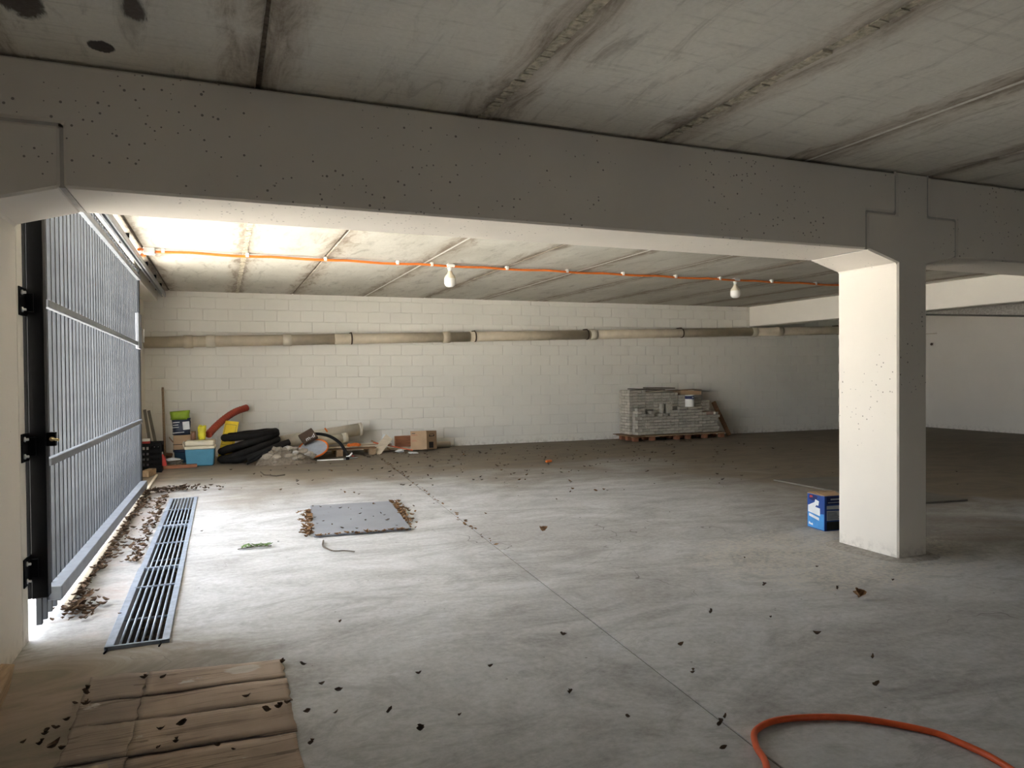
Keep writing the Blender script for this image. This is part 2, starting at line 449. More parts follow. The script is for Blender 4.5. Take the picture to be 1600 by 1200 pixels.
# ------------------------------------------------------------------ mesh helpers
class MB:
    """collects shapes, then links them as ONE mesh object"""

    def __init__(self):
        self.bm = bmesh.new()

    def box(self, lo, hi, bev=0.0, mat=None):
        lo, hi = Vector(lo), Vector(hi)
        c, s = (lo + hi) / 2, (hi - lo)
        return self.obox(c, s, Matrix.Identity(3), bev)

    def obox(self, c, s, rot=None, bev=0.0, taper=1.0):
        """oriented box: centre, size, 3x3 rotation; taper scales the bottom"""
        rot = rot or Matrix.Identity(3)
        vs = []
        for dz in (-.5, .5):
            k = taper if dz < 0 else 1.0
            for dx, dy in ((-.5, -.5), (.5, -.5), (.5, .5), (-.5, .5)):
                vs.append(self.bm.verts.new(Vector(c) + rot @ Vector((dx * s[0] * k, dy * s[1] * k, dz * s[2]))))
        fs = [self.bm.faces.new([vs[i] for i in f]) for f in ((3, 2, 1, 0), (4, 5, 6, 7), (0, 1, 5, 4), (1, 2, 6, 5), (2, 3, 7, 6), (3, 0, 4, 7))]
        if bev > 0:
            es = list({e for f in fs for e in f.edges})
            bmesh.ops.bevel(self.bm, geom=es, offset=bev, segments=1, affect='EDGES', profile=0.5)
        return self

    def bar(self, a, b, wx, wy, up=(0, 0, 1), bev=0.0):
        """square bar from a to b"""
        a, b = Vector(a), Vector(b)
        d = (b - a)
        L = d.length
        zz = d.normalized()
        up = Vector(up)
        xx = up.cross(zz)
        if xx.length < 1e-4:
            xx = Vector((1, 0, 0)).cross(zz)
        if xx.length < 1e-4:
            xx = Vector((0, 1, 0)).cross(zz)
        xx.normalize()
        yy = zz.cross(xx)
        return self.obox((a + b) / 2, (wx, wy, L), Matrix((xx, yy, zz)).transposed(), bev)

    def tube(self, pts, r, seg=10, closed=False, caps=True, hollow=0.0):
        pts = [Vector(p) for p in pts]
        n = len(pts)
        rings = []
        prev = None
        for i, p in enumerate(pts):
            if closed:
                d = pts[(i + 1) % n] - pts[i - 1]
            else:
                d = pts[min(i + 1, n - 1)] - pts[max(i - 1, 0)]
            d.normalize()
            if prev is None:
                u = d.orthogonal().normalized()
            else:
                u = (prev - d * prev.dot(d)).normalized()
            prev = u
            v = d.cross(u)
            rr = r(i / (n - 1)) if callable(r) else (r[i] if isinstance(r, (list, tuple)) else r)
            rings.append([self.bm.verts.new(p + (u * math.cos(2 * math.pi * k / seg) + v * math.sin(2 * math.pi * k / seg)) * rr) for k in range(seg)])
        for i in range(n if closed else n - 1):
            a, b = rings[i], rings[(i + 1) % n]
            if closed and i == n - 1:
                off = min(range(seg), key=lambda o: sum((a[k].co - b[(k + o) % seg].co).length for k in range(seg)))
                b = b[off:] + b[:off]
            for k in range(seg):
                f = self.bm.faces.new((a[k], a[(k + 1) % seg], b[(k + 1) % seg], b[k]))
                f.smooth = True
        if caps and not closed:
            self.bm.faces.new(list(reversed(rings[0])))
            self.bm.faces.new(rings[-1])
        return self

    def pipe(self, a, b, r, wall=0.006, seg=20):
        """open hollow pipe"""
        a, b = Vector(a), Vector(b)
        d = (b - a).normalized()
        u = d.orthogonal().normalized()
        v = d.cross(u)
        R_ = []
        for (p, rr) in ((a, r), (b, r), (b, r - wall), (a, r - wall)):
            R_.append([self.bm.verts.new(p + (u * math.cos(2 * math.pi * k / seg) + v * math.sin(2 * math.pi * k / seg)) * rr) for k in range(seg)])
        for i in range(4):
            q, s = R_[i], R_[(i + 1) % 4]
            for k in range(seg):
                f = self.bm.faces.new((q[k], q[(k + 1) % seg], s[(k + 1) % seg], s[k]))
                f.smooth = i in (0, 2)
        return self

    def lathe(self, prof, c=(0, 0, 0), seg=20, rot=None):
        rot = rot or Matrix.Identity(3)
        c = Vector(c)
        rings = []
        for (r, z) in prof:
            if r < 1e-5:
                rings.append([self.bm.verts.new(c + rot @ Vector((0, 0, z)))])
            else:
                rings.append([self.bm.verts.new(c + rot @ Vector((r * math.cos(2 * math.pi * k / seg), r * math.sin(2 * math.pi * k / seg), z))) for k in range(seg)])
        for a, b in zip(rings, rings[1:]):
            for k in range(seg):
                va = [a[k % len(a)], a[(k + 1) % len(a)]]
                vb = [b[(k + 1) % len(b)], b[k % len(b)]]
                lst = []
                for q in va + vb:
                    if q not in lst:
                        lst.append(q)
                if len(lst) > 2:
                    f = self.bm.faces.new(lst)
                    f.smooth = True
        return self

    def prism(self, poly, axis, lo, hi, bev=0.0):
        """2D polygon extruded along an axis ('y': poly in xz, 'z': poly in xy, 'x': poly in yz)"""
        def P(a, b, t):
            return {'y': (a, t, b), 'z': (a, b, t), 'x': (t, a, b)}[axis]
        A = [self.bm.verts.new(P(a, b, lo)) for a, b in poly]
        B = [self.bm.verts.new(P(a, b, hi)) for a, b in poly]
        n = len(poly)
        fs = [self.bm.faces.new(A), self.bm.faces.new(list(reversed(B)))]
        for i in range(n):
            fs.append(self.bm.faces.new((A[i], B[i], B[(i + 1) % n], A[(i + 1) % n])))
        bmesh.ops.recalc_face_normals(self.bm, faces=fs)
        if bev > 0:
            bmesh.ops.bevel(self.bm, geom=list({e for f in fs for e in f.edges}), offset=bev, segments=1, affect='EDGES', profile=0.5)
        return self

    def poly(self, pts):
        self.bm.faces.new([self.bm.verts.new(p) for p in pts])
        return self

    def rock(self, c, r, sq=(1, 1, 0.7), seed=0, sub=1):
        rr = random.Random(seed)
        ret = bmesh.ops.create_icosphere(self.bm, subdivisions=sub, radius=1.0)
        rot = Euler((rr.random() * 6, rr.random() * 6, rr.random() * 6)).to_matrix()
        for v in ret['verts']:
            k = r * (0.72 + 0.5 * rr.random())
            q = rot @ v.co
            v.co = Vector(c) + Vector((q.x * sq[0], q.y * sq[1], q.z * sq[2])) * k
        return self

    def mesh(self, name):
        me = bpy.data.meshes.new(name)
        bmesh.ops.recalc_face_normals(self.bm, faces=self.bm.faces[:])
        self.bm.to_mesh(me)
        self.bm.free()
        return me

    def build(self, name, mat, parent=None, **kw):
        me = self.mesh(name)
        me.materials.append(mat)
        return link(name, me, parent, **kw)


def link(name, me, parent=None, loc=None, rot=None, **props):
    o = bpy.data.objects.new(name, me)
    C.objects.link(o)
    if parent is not None:
        o.parent = parent
        if loc is None:                      # geometry is given in world space: keep it there
            o.matrix_parent_inverse = world_of(parent).inverted()
    if loc is not None:
        o.location = loc
    if rot is not None:
        o.rotation_euler = rot
    for k, v in props.items():
        o[k] = v
    return o


def world_of(o):
    m = Matrix.LocRotScale(o.location, o.rotation_euler, o.scale)
    if o.parent:
        return world_of(o.parent) @ o.matrix_parent_inverse @ m
    return m


def thing(name, label, cat, loc=(0, 0, 0), group=None):
    o = bpy.data.objects.new(name, None)
    C.objects.link(o)
    o.empty_display_size = 0.1
    o.location = loc
    o['label'] = label
    o['category'] = cat
    if group:
        o['group'] = group
    return o


def tag(o, label, cat, group=None):
    o['label'] = label
    o['category'] = cat
    if group:
        o['group'] = group
    return o


def struct(name, mb, mat):
    o = mb.build(name, mat)
    o['kind'] = 'structure'
    return o


def rz(a):
    return Matrix.Rotation(math.radians(a), 3, 'Z')


def rxyz(x, y, z):
    return Euler((math.radians(x), math.radians(y), math.radians(z))).to_matrix()


def spline(pts, n=8, closed=False):
    """Catmull-Rom through points"""
    P = [Vector(p) for p in pts]
    out = []
    m = len(P)
    for i in range(m if closed else m - 1):
        if closed:
            p0, p1, p2, p3 = P[i - 1], P[i], P[(i + 1) % m], P[(i + 2) % m]
        else:
            p0, p1, p2, p3 = P[max(i - 1, 0)], P[i], P[i + 1], P[min(i + 2, m - 1)]
        for k in range(n):
            t = k / n
            out.append(0.5 * ((2 * p1) + (-p0 + p2) * t + (2 * p0 - 5 * p1 + 4 * p2 - p3) * t * t + (-p0 + 3 * p1 - 3 * p2 + p3) * t ** 3))
    if not closed:
        out.append(P[-1])
    return out


# ================================================================== THE SHELL
ZC = 2.851          # ceiling
YF, YB = 3.8265, 4.381      # beam front and back
ZB = 2.268          # beam underside


def wall_y(x):
    return 13.489 - 0.036 * x


def joint_x(y):
    return 1.825 + 0.0641 * (y - 2.16)


# ---- floor: sub-base, two slabs meeting at the sawn joint, drain channel, ramp at the far right
fl = struct('floor', MB().box((-1.25, -7.6, -0.5), (16.2, 13.7, -0.42)), M['subbase'])
DX0, DX1, DY0, DY1 = -0.555, -0.292, 4.20, 9.01


def slab_piece(mb, poly):
    mb.prism(poly, 'z', -0.12, 0.0)


a = MB()
J = 0.005
slab_piece(a, [(-1.45, -7.5), (joint_x(-7.5) - J, -7.5), (joint_x(DY0) - J, DY0), (-1.45, DY0)])
slab_piece(a, [(-1.45, DY0), (DX0, DY0), (DX0, DY1), (-1.45, DY1)])
slab_piece(a, [(DX1, DY0), (joint_x(DY0) - J, DY0), (joint_x(DY1) - J, DY1), (DX1, DY1)])
slab_piece(a, [(-1.45, DY1), (joint_x(DY1) - J, DY1), (joint_x(13.6) - J, 13.6), (-1.45, 13.6)])
bmesh.ops.remove_doubles(a.bm, verts=a.bm.verts[:], dist=1e-5)
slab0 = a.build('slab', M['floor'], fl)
a = MB()
a.prism([(joint_x(-7.5) + J, -7.5), (16.1, -7.5), (16.1, 13.6), (joint_x(13.6) + J, 13.6)], 'z', -0.12, 0.0)
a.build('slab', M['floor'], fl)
a = MB()
a.prism([(joint_x(-7.5) - J, -7.5), (joint_x(-7.5) + J, -7.5), (joint_x(13.3) + J, 13.3), (joint_x(13.3) - J, 13.3)], 'z', -0.1, -0.006)
a.build('joint_filler', M['subbase'], fl)
a = MB()
a.box((DX0 - 0.06, DY0 - 0.06, -0.42), (DX0, DY1 + 0.06, -0.12))
a.box((DX1, DY0 - 0.06, -0.42), (DX1 + 0.06, DY1 + 0.06, -0.12))
a.box((DX0, DY0 - 0.06, -0.42), (DX1, DY0, -0.12))
a.box((DX0, DY1, -0.42), (DX1, DY1 + 0.06, -0.12))
a.build('drain_channel', M['subbase'], fl)

# ---- back wall of painted blocks; each block has its own edges
wb_dir = Vector((1, -0.036, 0)).normalized()
wang = math.atan2(-0.036, 1)
wb = MB()
wb.prism([(-1.6, wall_y(-1.6) + 0.012), (16.2, wall_y(16.2) + 0.012), (16.2, wall_y(16.2) + 0.25), (-1.6, wall_y(-1.6) + 0.25)], 'z', -0.6, 3.0)
wall_back = struct('wall_back', wb, M['block'])
BL, BH, BJ = 0.405, 0.2, 0.006
bm_ = MB()
bm_.obox((0, 0.02, 0), (BL - BJ, 0.045, BH - BJ), None, 0.004)
blk_me = bm_.mesh('block')
blk_me.materials.append(M['block'])
rest = MB()
cand = []
nrow = 15
for r in range(0, nrow):
    z = BH * (r + 0.5) - 0.04
    off = (BL / 2 if r % 2 else 0) + 0.05
    k = 0
    while True:
        x = -1.35 + off + k * BL
        k += 1
        if x > 16.2:
            break
        dy = rnd.uniform(-0.0025, 0.0025)
        cand.append((x, wall_y(x) + dy, z))
cand.sort(key=lambda c: abs(c[0] - 0.0) if c[2] > -0.05 else 99)
rotm = rz(math.degrees(wang))
for i, (x, y, z) in enumerate(cand):
    if i < 298:
        link('block', blk_me, wall_back, (x, y, z), (0, 0, wang))
    else:
        rest.obox((x, y + 0.02, z), (BL - BJ, 0.045, BH - BJ), rotm, 0.004)
o = rest.build('distant_blocks', M['block'], wall_back)
o['kind'] = 'stuff'

# ---- left walls, right wall, wall behind the camera
struct('wall_left', MB().box((-1.45, 9.95, -0.12), (-1.2, 13.75, ZC + 0.02)), M['paint_plain'])
struct('wall_left_near', MB().box((-1.45, -7.6, -0.12), (-1.2, YF + 0.02, ZC + 0.02)), M['paint_plain'])
struct('wall_right', MB().box((16.0, -7.6, -0.12), (16.25, 13.7, 3.0)), M['paint_plain'])
a = MB()                                              # with one small opening, added unseen to brighten the near bay
a.box((-1.45, -7.6, -0.12), (2.6, -7.35, ZC))
a.box((3.9, -7.6, -0.12), (16.2, -7.35, ZC))
a.box((2.6, -7.6, -0.12), (3.9, -7.35, 1.65))
a.box((2.6, -7.6, 2.3), (3.9, -7.35, ZC))
struct('wall_front', a, M['paint_plain'])

# ---- ceiling: precast panels with filled joints between them
ceil = struct('ceiling', MB().box((-1.45, -7.6, ZC + 0.17), (16.25, 13.75, ZC + 0.35)), M['mortar'])
front_x = [-1.45, -0.99, 0.19, 1.39, 2.57, 3.77, 4.97, 6.17, 7.37, 8.57, 9.77, 10.97, 12.2, 13.4, 14.6, 16.1]
rear_x = [-1.45, -0.81, 0.27, 1.20, 2.48, 3.61, 4.75, 5.95, 7.15, 8.35, 9.55, 10.75, 11.95, 13.15, 14.35, 16.1]


def ceiling_bay(xs, y0, y1, mat, joints, dz=0.0):
    for i, (x0, x1) in enumerate(zip(xs, xs[1:])):
        mb = MB()
        g_ = 0.007
        h = 0.17
        # bevelled arrises along the long edges
        poly = [(x0 + g_, ZC + h), (x0 + g_, ZC + 0.014), (x0 + g_ + 0.010, ZC), (x1 - g_ - 0.010, ZC), (x1 - g_, ZC + 0.014), (x1 - g_, ZC + h)]
        mb.prism(poly, 'y', y0, y1)
        off = Vector(((x0 + x1) / 2, (y0 + y1) / 2, ZC))
        for v in mb.bm.verts:
            v.co -= off
            v.co.z += rnd.uniform(-0.0, 0.0)
        me = mb.mesh('panel')
        me.materials.append(mat)
        link('panel', me, ceil, off + Vector((0, 0, rnd.uniform(0, 0.004) + dz)))
    for i, x in enumerate(xs[1:-1]):
        kind = joints.get(i, 'joint_dark')
        mb = MB()
        yy = y0
        n = 0
        while yy < y1 - 0.01:
            st = 0.05 if kind == 'joint_light' else 0.25
            ye = min(yy + st, y1)
            low = ZC + (rnd.uniform(-0.008, 0.004) if kind == 'joint_light' else rnd.uniform(0.008, 0.014))
            if kind == 'joint_white':
                low = ZC + 0.003
            wd = 0.018 if kind != 'joint_light' else rnd.uniform(0.022, 0.034)
            mb.box((x - wd, yy, low), (x + wd, ye, ZC + 0.1))
            yy = ye
        mb.build('joint', M[kind], ceil)


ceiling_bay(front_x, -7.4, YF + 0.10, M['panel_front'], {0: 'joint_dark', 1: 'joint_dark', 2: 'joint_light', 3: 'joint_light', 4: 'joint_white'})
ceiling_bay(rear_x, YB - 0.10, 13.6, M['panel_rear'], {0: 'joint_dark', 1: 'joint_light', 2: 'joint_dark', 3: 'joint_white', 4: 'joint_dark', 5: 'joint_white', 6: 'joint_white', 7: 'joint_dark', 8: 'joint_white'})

# ---- portal frame: columns with corbels, beams dapped onto them, painted seals in the gaps
BV = 0.012
cx0, cx1 = 4.606, 4.905
col_poly = [(cx0, -0.1), (cx1, -0.1), (cx1, 2.185), (5.215, 2.262), (5.215, 2.535), (cx1 + 0.012, 2.535), (cx1 + 0.012, ZC - 0.002),
            (cx0 - 0.006, ZC - 0.002), (cx0 - 0.006, 2.535), (4.312, 2.535), (4.312, 2.268), (cx0, 2.185)]
struct('column', MB().prism(col_poly, 'y', YF, YB, BV), M['paint'])
lc1 = -0.972
lc_poly = [(-1.45, -0.1), (lc1, -0.1), (lc1, 2.182), (-0.675, ZB), (-0.675, 2.548), (lc1, 2.548), (lc1, ZC - 0.002), (-1.45, ZC - 0.002)]
struct('column', MB().prism(lc_poly, 'y', YF, YB + 0.0, BV), M['paint'])
struct('column', MB().box((-1.45, YB - 0.01, -0.1), (lc1 + 0.001, 4.50, ZC), 0.01), M['paint_plain'])
G2 = 0.016
beam_poly = [(lc1 + G2, ZC - 0.012), (lc1 + G2, 2.548 + G2), (-0.675 + G2, 2.548 + G2), (-0.675 + G2, ZB), (4.312 - G2, ZB), (4.312 - G2, 2.535 + G2),
             (cx0 - 0.006 - G2, 2.535 + G2), (cx0 - 0.006 - G2, ZC - 0.012)]
struct('beam', MB().prism(beam_poly, 'y', YF, YB, BV), M['paint'])
beam2_poly = [(cx1 + 0.012 + G2, ZC - 0.012), (cx1 + 0.012 + G2, 2.535 + G2), (5.215 + G2, 2.535 + G2), (5.215 + G2, 2.255), (16.5, 2.255), (16.5, ZC - 0.012)]
struct('beam', MB().prism(beam2_poly, 'y', YF, YB, BV), M['paint'])
# recessed seal filling the stepped gaps
mb = MB()
yj0, yj1 = YF + 0.012, YB - 0.012
for (x0, z0, x1, z1) in ((4.312 - G2, ZB + 0.004, 4.312, 2.535 + G2), (4.312 - G2, 2.535, cx0, 2.535 + G2), (cx0 - 0.006 - G2, 2.535, cx0 - 0.006, ZC),
                         (5.215, 2.265, 5.215 + G2, 2.535 + G2), (cx1, 2.535, 5.215 + G2, 2.535 + G2), (cx1 + 0.012, 2.535, cx1 + 0.012 + G2, ZC),
                         (-0.675, ZB + 0.004, -0.675 + G2, 2.548 + G2), (lc1, 2.548, -0.675 + G2, 2.548 + G2), (lc1, 2.548, lc1 + G2, ZC)):
    mb.box((x0 - 0.004, yj0, z0 - 0.003), (x1 + 0.004, yj1, z1 + 0.003))
struct('trim_1', mb, M['paint_joint'])
# bedding between beam top and ceiling panels, set back from the face
struct('trim_2', MB().box((-1.4, YF + 0.05, ZC - 0.014), (16.4, YB - 0.05, ZC + 0.16)), M['joint_dark'])
# rear beam across the depth of the room
struct('beam', MB().box((11.07, YB, 2.41), (11.42, 13.05, ZC + 0.001), BV), M['paint_plain'])
struct('column', MB().prism([(10.75, -0.1), (11.1, -0.1), (11.1, 2.26), (10.45, 2.26), (10.75, 2.185)], 'y', YF, YB, BV), M['paint'])
# box beam above the far end of the gate
struct('beam', MB().box((-1.25, 9.95, 2.665), (-0.985, 13.46, ZC + 0.001), 0.008), M['paint_plain'])

# mortar collar round the foot of the column
mb = MB()
ring_o, ring_i = [], []
nn = 36
for k in range(nn):
    t_ = 2 * math.pi * k / nn
    ex = 0.30 + 0.02 * math.sin(3 * t_) + rnd.uniform(-0.01, 0.01)
    ey = 0.40 + 0.02 * math.cos(2 * t_) + rnd.uniform(-0.01, 0.01)
    c_, s_ = math.cos(t_), math.sin(t_)
    q = (abs(c_) ** 3 + abs(s_) ** 3) ** (-1 / 3)
    ring_o.append((4.755 + ex * c_ * q, 4.10 + ey * s_ * q, 0.001))
    ring_i.append((4.755 + ex * 0.80 * c_ * q, 4.10 + ey * 0.86 * s_ * q, 0.012 + rnd.uniform(0, 0.004)))
vo = [mb.bm.verts.new(p) for p in ring_o]
vi = [mb.bm.verts.new(p) for p in ring_i]
for k in range(nn):
    mb.bm.faces.new((vo[k], vo[(k + 1) % nn], vi[(k + 1) % nn], vi[k])).smooth = True
mb.bm.faces.new(vi)
struct('trim_3', mb, M['mortar'])

# ---- sloping soffit of a ramp above, along the right wall
struct('trim_4', MB().prism([(6.0, 2.12), (13.4, 2.815), (13.4, ZC + 0.1), (6.0, ZC + 0.1)], 'x', 12.6, 16.05), M['mortar'])

# ---- the yard outside the gate
struct('driveway', MB().box((-40, -30, -0.25), (-1.45, 45, -0.02)), M['ground'])


# ================================================================== THE GATE
gate = thing('sliding_gate', 'tall galvanised sliding gate of thin vertical bars along the left side', 'gate', (-0.95, 4.62, 0.0))
GX0, GX1, GY0, GY1 = -0.952, -0.926, 4.62, 9.58


def gate_x(y):
    return GX0 + (GX1 - GX0) * (y - GY0) / (GY1 - GY0)


def sag(y):
    return -0.0095 * (y - GY0)


mb = MB()
mb.obox((0, 0, 1.375), (0.028, 0.028, 2.69), None, 0.002)
slat_me = mb.mesh('slat')
slat_me.materials.append(M['galv'])
ny = 41
for i in range(ny):
    y = GY0 + 0.03 + i * (GY1 - GY0 - 0.09) / (ny - 1)
    link('slat', slat_me, gate, (gate_x(y) + 0.95, y - 4.62, sag(y) + 0.02 * (rnd.random() - 0.5) * 0.4), (0, 0, rnd.uniform(-0.03, 0.03)))


def rail(name, z0, z1, xin, xout, mat='galv_rail', y0=GY0 + 0.16, y1=GY1):
    m = MB()
    a = Vector((gate_x(y0) + (xin + xout) / 2, y0, (z0 + z1) / 2 + sag(y0)))
    b = Vector((gate_x(y1) + (xin + xout) / 2, y1, (z0 + z1) / 2 + sag(y1)))
    m.bar(a, b, abs(xout - xin), z1 - z0, (0, 0, 1), 0.004)
    return m.build(name, M[mat], gate)


rail('rail', 2.585, 2.635, 0.010, 0.05)
rail('rail', 1.80, 1.845, 0.010, 0.045)
rail('rail', 0.895, 0.94, 0.010, 0.045)
rail('bottom_rail', 0.125, 0.205, 0.010, 0.085)
rail('rail', 2.715, 2.74, -0.012, 0.012)
mb = MB()
mb.box((gate_x(9.6) - 0.03, 9.56, 0.07), (gate_x(9.6) + 0.03, 9.63, 2.68), 0.004)
mb.build('end_post', M['galv'], gate)
mb = MB()
mb.box((gate_x(9.4) + 0.022, 9.22, 1.72), (gate_x(9.4) + 0.055, 9.54, 2.13), 0.004)
lb = mb.build('lock_plate', M['plate'], gate)
mb = MB()
mb.tube([(-0.86, 9.45, 1.80), (-0.845, 9.45, 1.80), (-0.845, 9.45, 1.95), (-0.86, 9.45, 1.95)], 0.008, 8)
mb.build('pull_handle', M['bolt'], gate)

# overhead track with black hanger brackets and rollers
track = thing('gate_track', 'galvanised overhead rail running under the ceiling above the barred gate', 'rail', (-0.885, 4.4, 2.75))
mb = MB()
tx = -0.885
for (p, q) in (((tx - 0.032, 2.795), (tx + 0.032, 2.80)), ((tx - 0.032, 2.735), (tx - 0.027, 2.80)), ((tx + 0.027, 2.735), (tx + 0.032, 2.80)),
               ((tx - 0.032, 2.735), (tx - 0.012, 2.74)), ((tx + 0.012, 2.735), (tx + 0.032, 2.74))):
    mb.box((p[0], 4.39, p[1]), (q[0], 13.4, q[1]))
mb.build('channel', M['galv_track'], track)
for y in (5.2, 6.7, 8.2, 10.2, 11.45, 12.45):
    mb = MB()
    mb.box((tx - 0.055, y - 0.03, 2.805), (tx + 0.035, y + 0.03, 2.85), 0.003)
    mb.box((tx - 0.055, y - 0.03, 2.745), (tx - 0.034, y + 0.03, 2.806), 0.003)
    mb.build('bracket', M['black_metal'], track)

# black post bolted to the left column
post = thing('gate_post', 'tall black steel post bolted to the left column in front of gate', 'post', (-0.94, 4.58, 0.2))
mb = MB()
mb.box((-0.965, 4.54, 0.205), (-0.888, 4.62, 2.735), 0.004)
mb.build('box_section', M['black_metal'], post)
mb = MB()
mb.box((-0.995, 4.548, 0.205), (-0.966, 4.612, 2.735), 0.003)
mb.build('side_channel', M['black_metal'], post)
for z in (1.80, 1.03, 0.375):
    mb = MB()
    mb.box((lc1 + 0.001, 4.40, z - 0.075), (lc1 + 0.008, 4.545, z + 0.075), 0.002)
    mb.box((lc1 + 0.004, 4.52, z - 0.05), (-0.93, 4.542, z + 0.05), 0.002)
    br = mb.build('bracket', M['black_metal'], post)
    for dz in (-0.045, 0.045):
        mb = MB()
        mb.lathe([(0.0, 0.022), (0.007, 0.022), (0.007, 0.008), (0.014, 0.008), (0.014, 0.0), (0.0, 0.0)], (lc1 + 0.008, 4.435, z + dz), 6, rxyz(0, 90, 0))
        mb.build('bolt', M['bolt'], br)
mb = MB()
mb.box((-0.889, 4.56, 1.025), (-0.845, 4.60, 1.10), 0.003)
kb = mb.build('latch_box', M['black_metal'], post)
mb = MB()
mb.tube([(-0.86, 4.558, 1.065), (-0.86, 4.545, 1.065)], 0.012, 10)
mb.tube([(-0.86, 4.548, 1.065), (-0.825, 4.545, 1.058)], 0.007, 8)
mb.build('key', M['brass'], kb)

# threshold bar along the foot of the gate
mb = MB()
mb.bar((-0.885, 5.02, 0.022), (-0.862, 11.2, 0.012), 0.03, 0.025)
tag(mb.build('threshold_bar', M['pvc'], None), 'thin dirty guide bar lying on the floor along foot of gate', 'bar')

# ================================================================== DRAIN GRATES
gr_lab = ['nearest grey steel drain grate, clear of leaves on top, in the channel', 'middle grey steel drain grate in the floor channel beside gate',
          'farthest grey steel drain grate in the channel near the leaf heap']
gy = [4.165, 5.815, 7.41, 9.035]
for i in range(3):
    y0, y1 = gy[i], gy[i + 1] - 0.006
    dz = 0.012 if i == 0 else 0.004
    dxl = 0.0 if i == 0 else 0.006
    x0, x1 = -0.576 + dxl, -0.274 - dxl * 0.3
    gt = thing('drain_grate', gr_lab[i], 'grate', (-0.425, (y0 + y1) / 2, 0), 'drain grates in the floor channel')
    for (xa, xb) in ((x0, x0 + 0.042), (x1 - 0.036, x1)):
        MB().box((xa, y0, dz - 0.004), (xb, y1, dz + 0.006), 0.002).build('side_plate', M['grate'], gt)
    MB().box((x0, y0, dz - 0.02), (x1, y0 + 0.014, dz + 0.007), 0.002).build('end_bar', M['grate'], gt)
    MB().box((x0 + 0.04, y1 - 0.014, dz - 0.02), (x1 - 0.034, y1, dz + 0.003), 0.002).build('end_bar', M['grate'], gt)
    for k in range(6):
        xx = x0 + 0.042 + (k + 0.75) * (x1 - x0 - 0.078) / 6.5
        mb = MB()
        mb.tube([(xx, y0 + 0.006, dz - 0.002), (xx, y1 - 0.006, dz - 0.002)], 0.0065, 8)
        mb.build('bar', M['grate'], gt)
    for yy, zz in (((y0 + y1) / 2 + (0.28 if i == 0 else 0.02), dz + 0.004), ((y0 + y1) / 2 - 0.29 if i == 0 else y0 + 0.35, dz - 0.03)):
        MB().bar((x0 + 0.03, yy, zz), (x1 - 0.025, yy, zz), 0.012, 0.009).build('cross_bar', M['grate'], gt)
    if i == 0:
        for xx in (x0 + 0.012, x1 - 0.04):
            mb = MB()
            mb.tube([(xx, y0 - 0.004, dz), (xx, y0 - 0.012, 0.004), (xx - 0.006, y0 - 0.05, 0.004)], 0.005, 6)
            mb.build('lifting_hook', M['black_metal'], gt)

# ================================================================== PLATES, CARDBOARD, HOSE
mb = MB()
PL = [(0.715, 6.35), (1.555, 6.285), (1.683, 7.735), (0.85, 7.82)]
mb.prism(PL, 'z', 0.004, 0.022, 0.003)
tag(mb.build('steel_plate', M['plate'], None), 'large grey steel cover plate on the floor, leaves packed around edges', 'plate')
mb = MB()
mb.prism([(6.50, 5.36), (7.33, 5.24), (7.45, 7.05), (6.50, 7.22)], 'z', 0.004, 0.022, 0.003)
tag(mb.build('steel_plate', M['plate_dark'], None), 'brown dusty steel cover plate on the floor behind the white column', 'plate')

cb = thing('flattened_carton', 'big flattened brown cardboard sheet with torn creases on the near floor', 'cardboard', (-0.15, 3.1, 0))


def card_strip(name, y0l, y0r, y1l, y1r, lift0, lift1, x0a, x1a, x0b, x1b, seed):
    """one strip of the sheet between two creases; its edges lift and sag"""
    rr = random.Random(seed)
    mb = MB()
    nx, ny_ = 26, 7
    top, bot = [], []
    ph = [rr.uniform(0, 6) for _ in range(4)]
    for j in range(ny_):
        v = j / (ny_ - 1)
        rt, rb = [], []
        for i in range(nx):
            u = i / (nx - 1)
            xl = x0a + (x0b - x0a) * v
            xr = x1a + (x1b - x1a) * v
            x = xl + (xr - xl) * u
            if i in (0, nx - 1):
                x += rr.uniform(-0.007, 0.007)
            y = (y0l + (y0r - y0l) * u) * (1 - v) + (y1l + (y1r - y1l) * u) * v
            if j in (0, ny_ - 1):
                y += 0.004 * math.sin(9 * u + ph[0]) + 0.002 * math.sin(31 * u + ph[1])
            z = 0.007 + lift0 * (1 - v) ** 3 * (0.35 + 0.65 * u) + lift1 * v ** 3 * (0.4 + 0.6 * math.sin(3.1 * u))
            z += 0.0022 * (1 + math.sin(v * 11 + ph[2] + 2.0 * u)) + 0.0015 * math.sin(7 * u + ph[3])
            rt.append(mb.bm.verts.new((x, y, z)))
            rb.append(mb.bm.verts.new((x, y, z - 0.005)))
        top.append(rt)
        bot.append(rb)
    for j in range(ny_ - 1):
        for i in range(nx - 1):
            mb.bm.faces.new((top[j][i], top[j][i + 1], top[j + 1][i + 1], top[j + 1][i])).smooth = True
            mb.bm.faces.new((bot[j][i], bot[j + 1][i], bot[j + 1][i + 1], bot[j][i + 1])).smooth = True
    for j in range(ny_ - 1):
        mb.bm.faces.new((top[j][0], top[j + 1][0], bot[j + 1][0], bot[j][0]))
        mb.bm.faces.new((top[j][-1], bot[j][-1], bot[j + 1][-1], top[j + 1][-1]))
    for i in range(nx - 1):
        mb.bm.faces.new((top[0][i], bot[0][i], bot[0][i + 1], top[0][i + 1]))
        mb.bm.faces.new((top[-1][i], top[-1][i + 1], bot[-1][i + 1], bot[-1][i]))
    return mb.build(name, M['card'], cb)


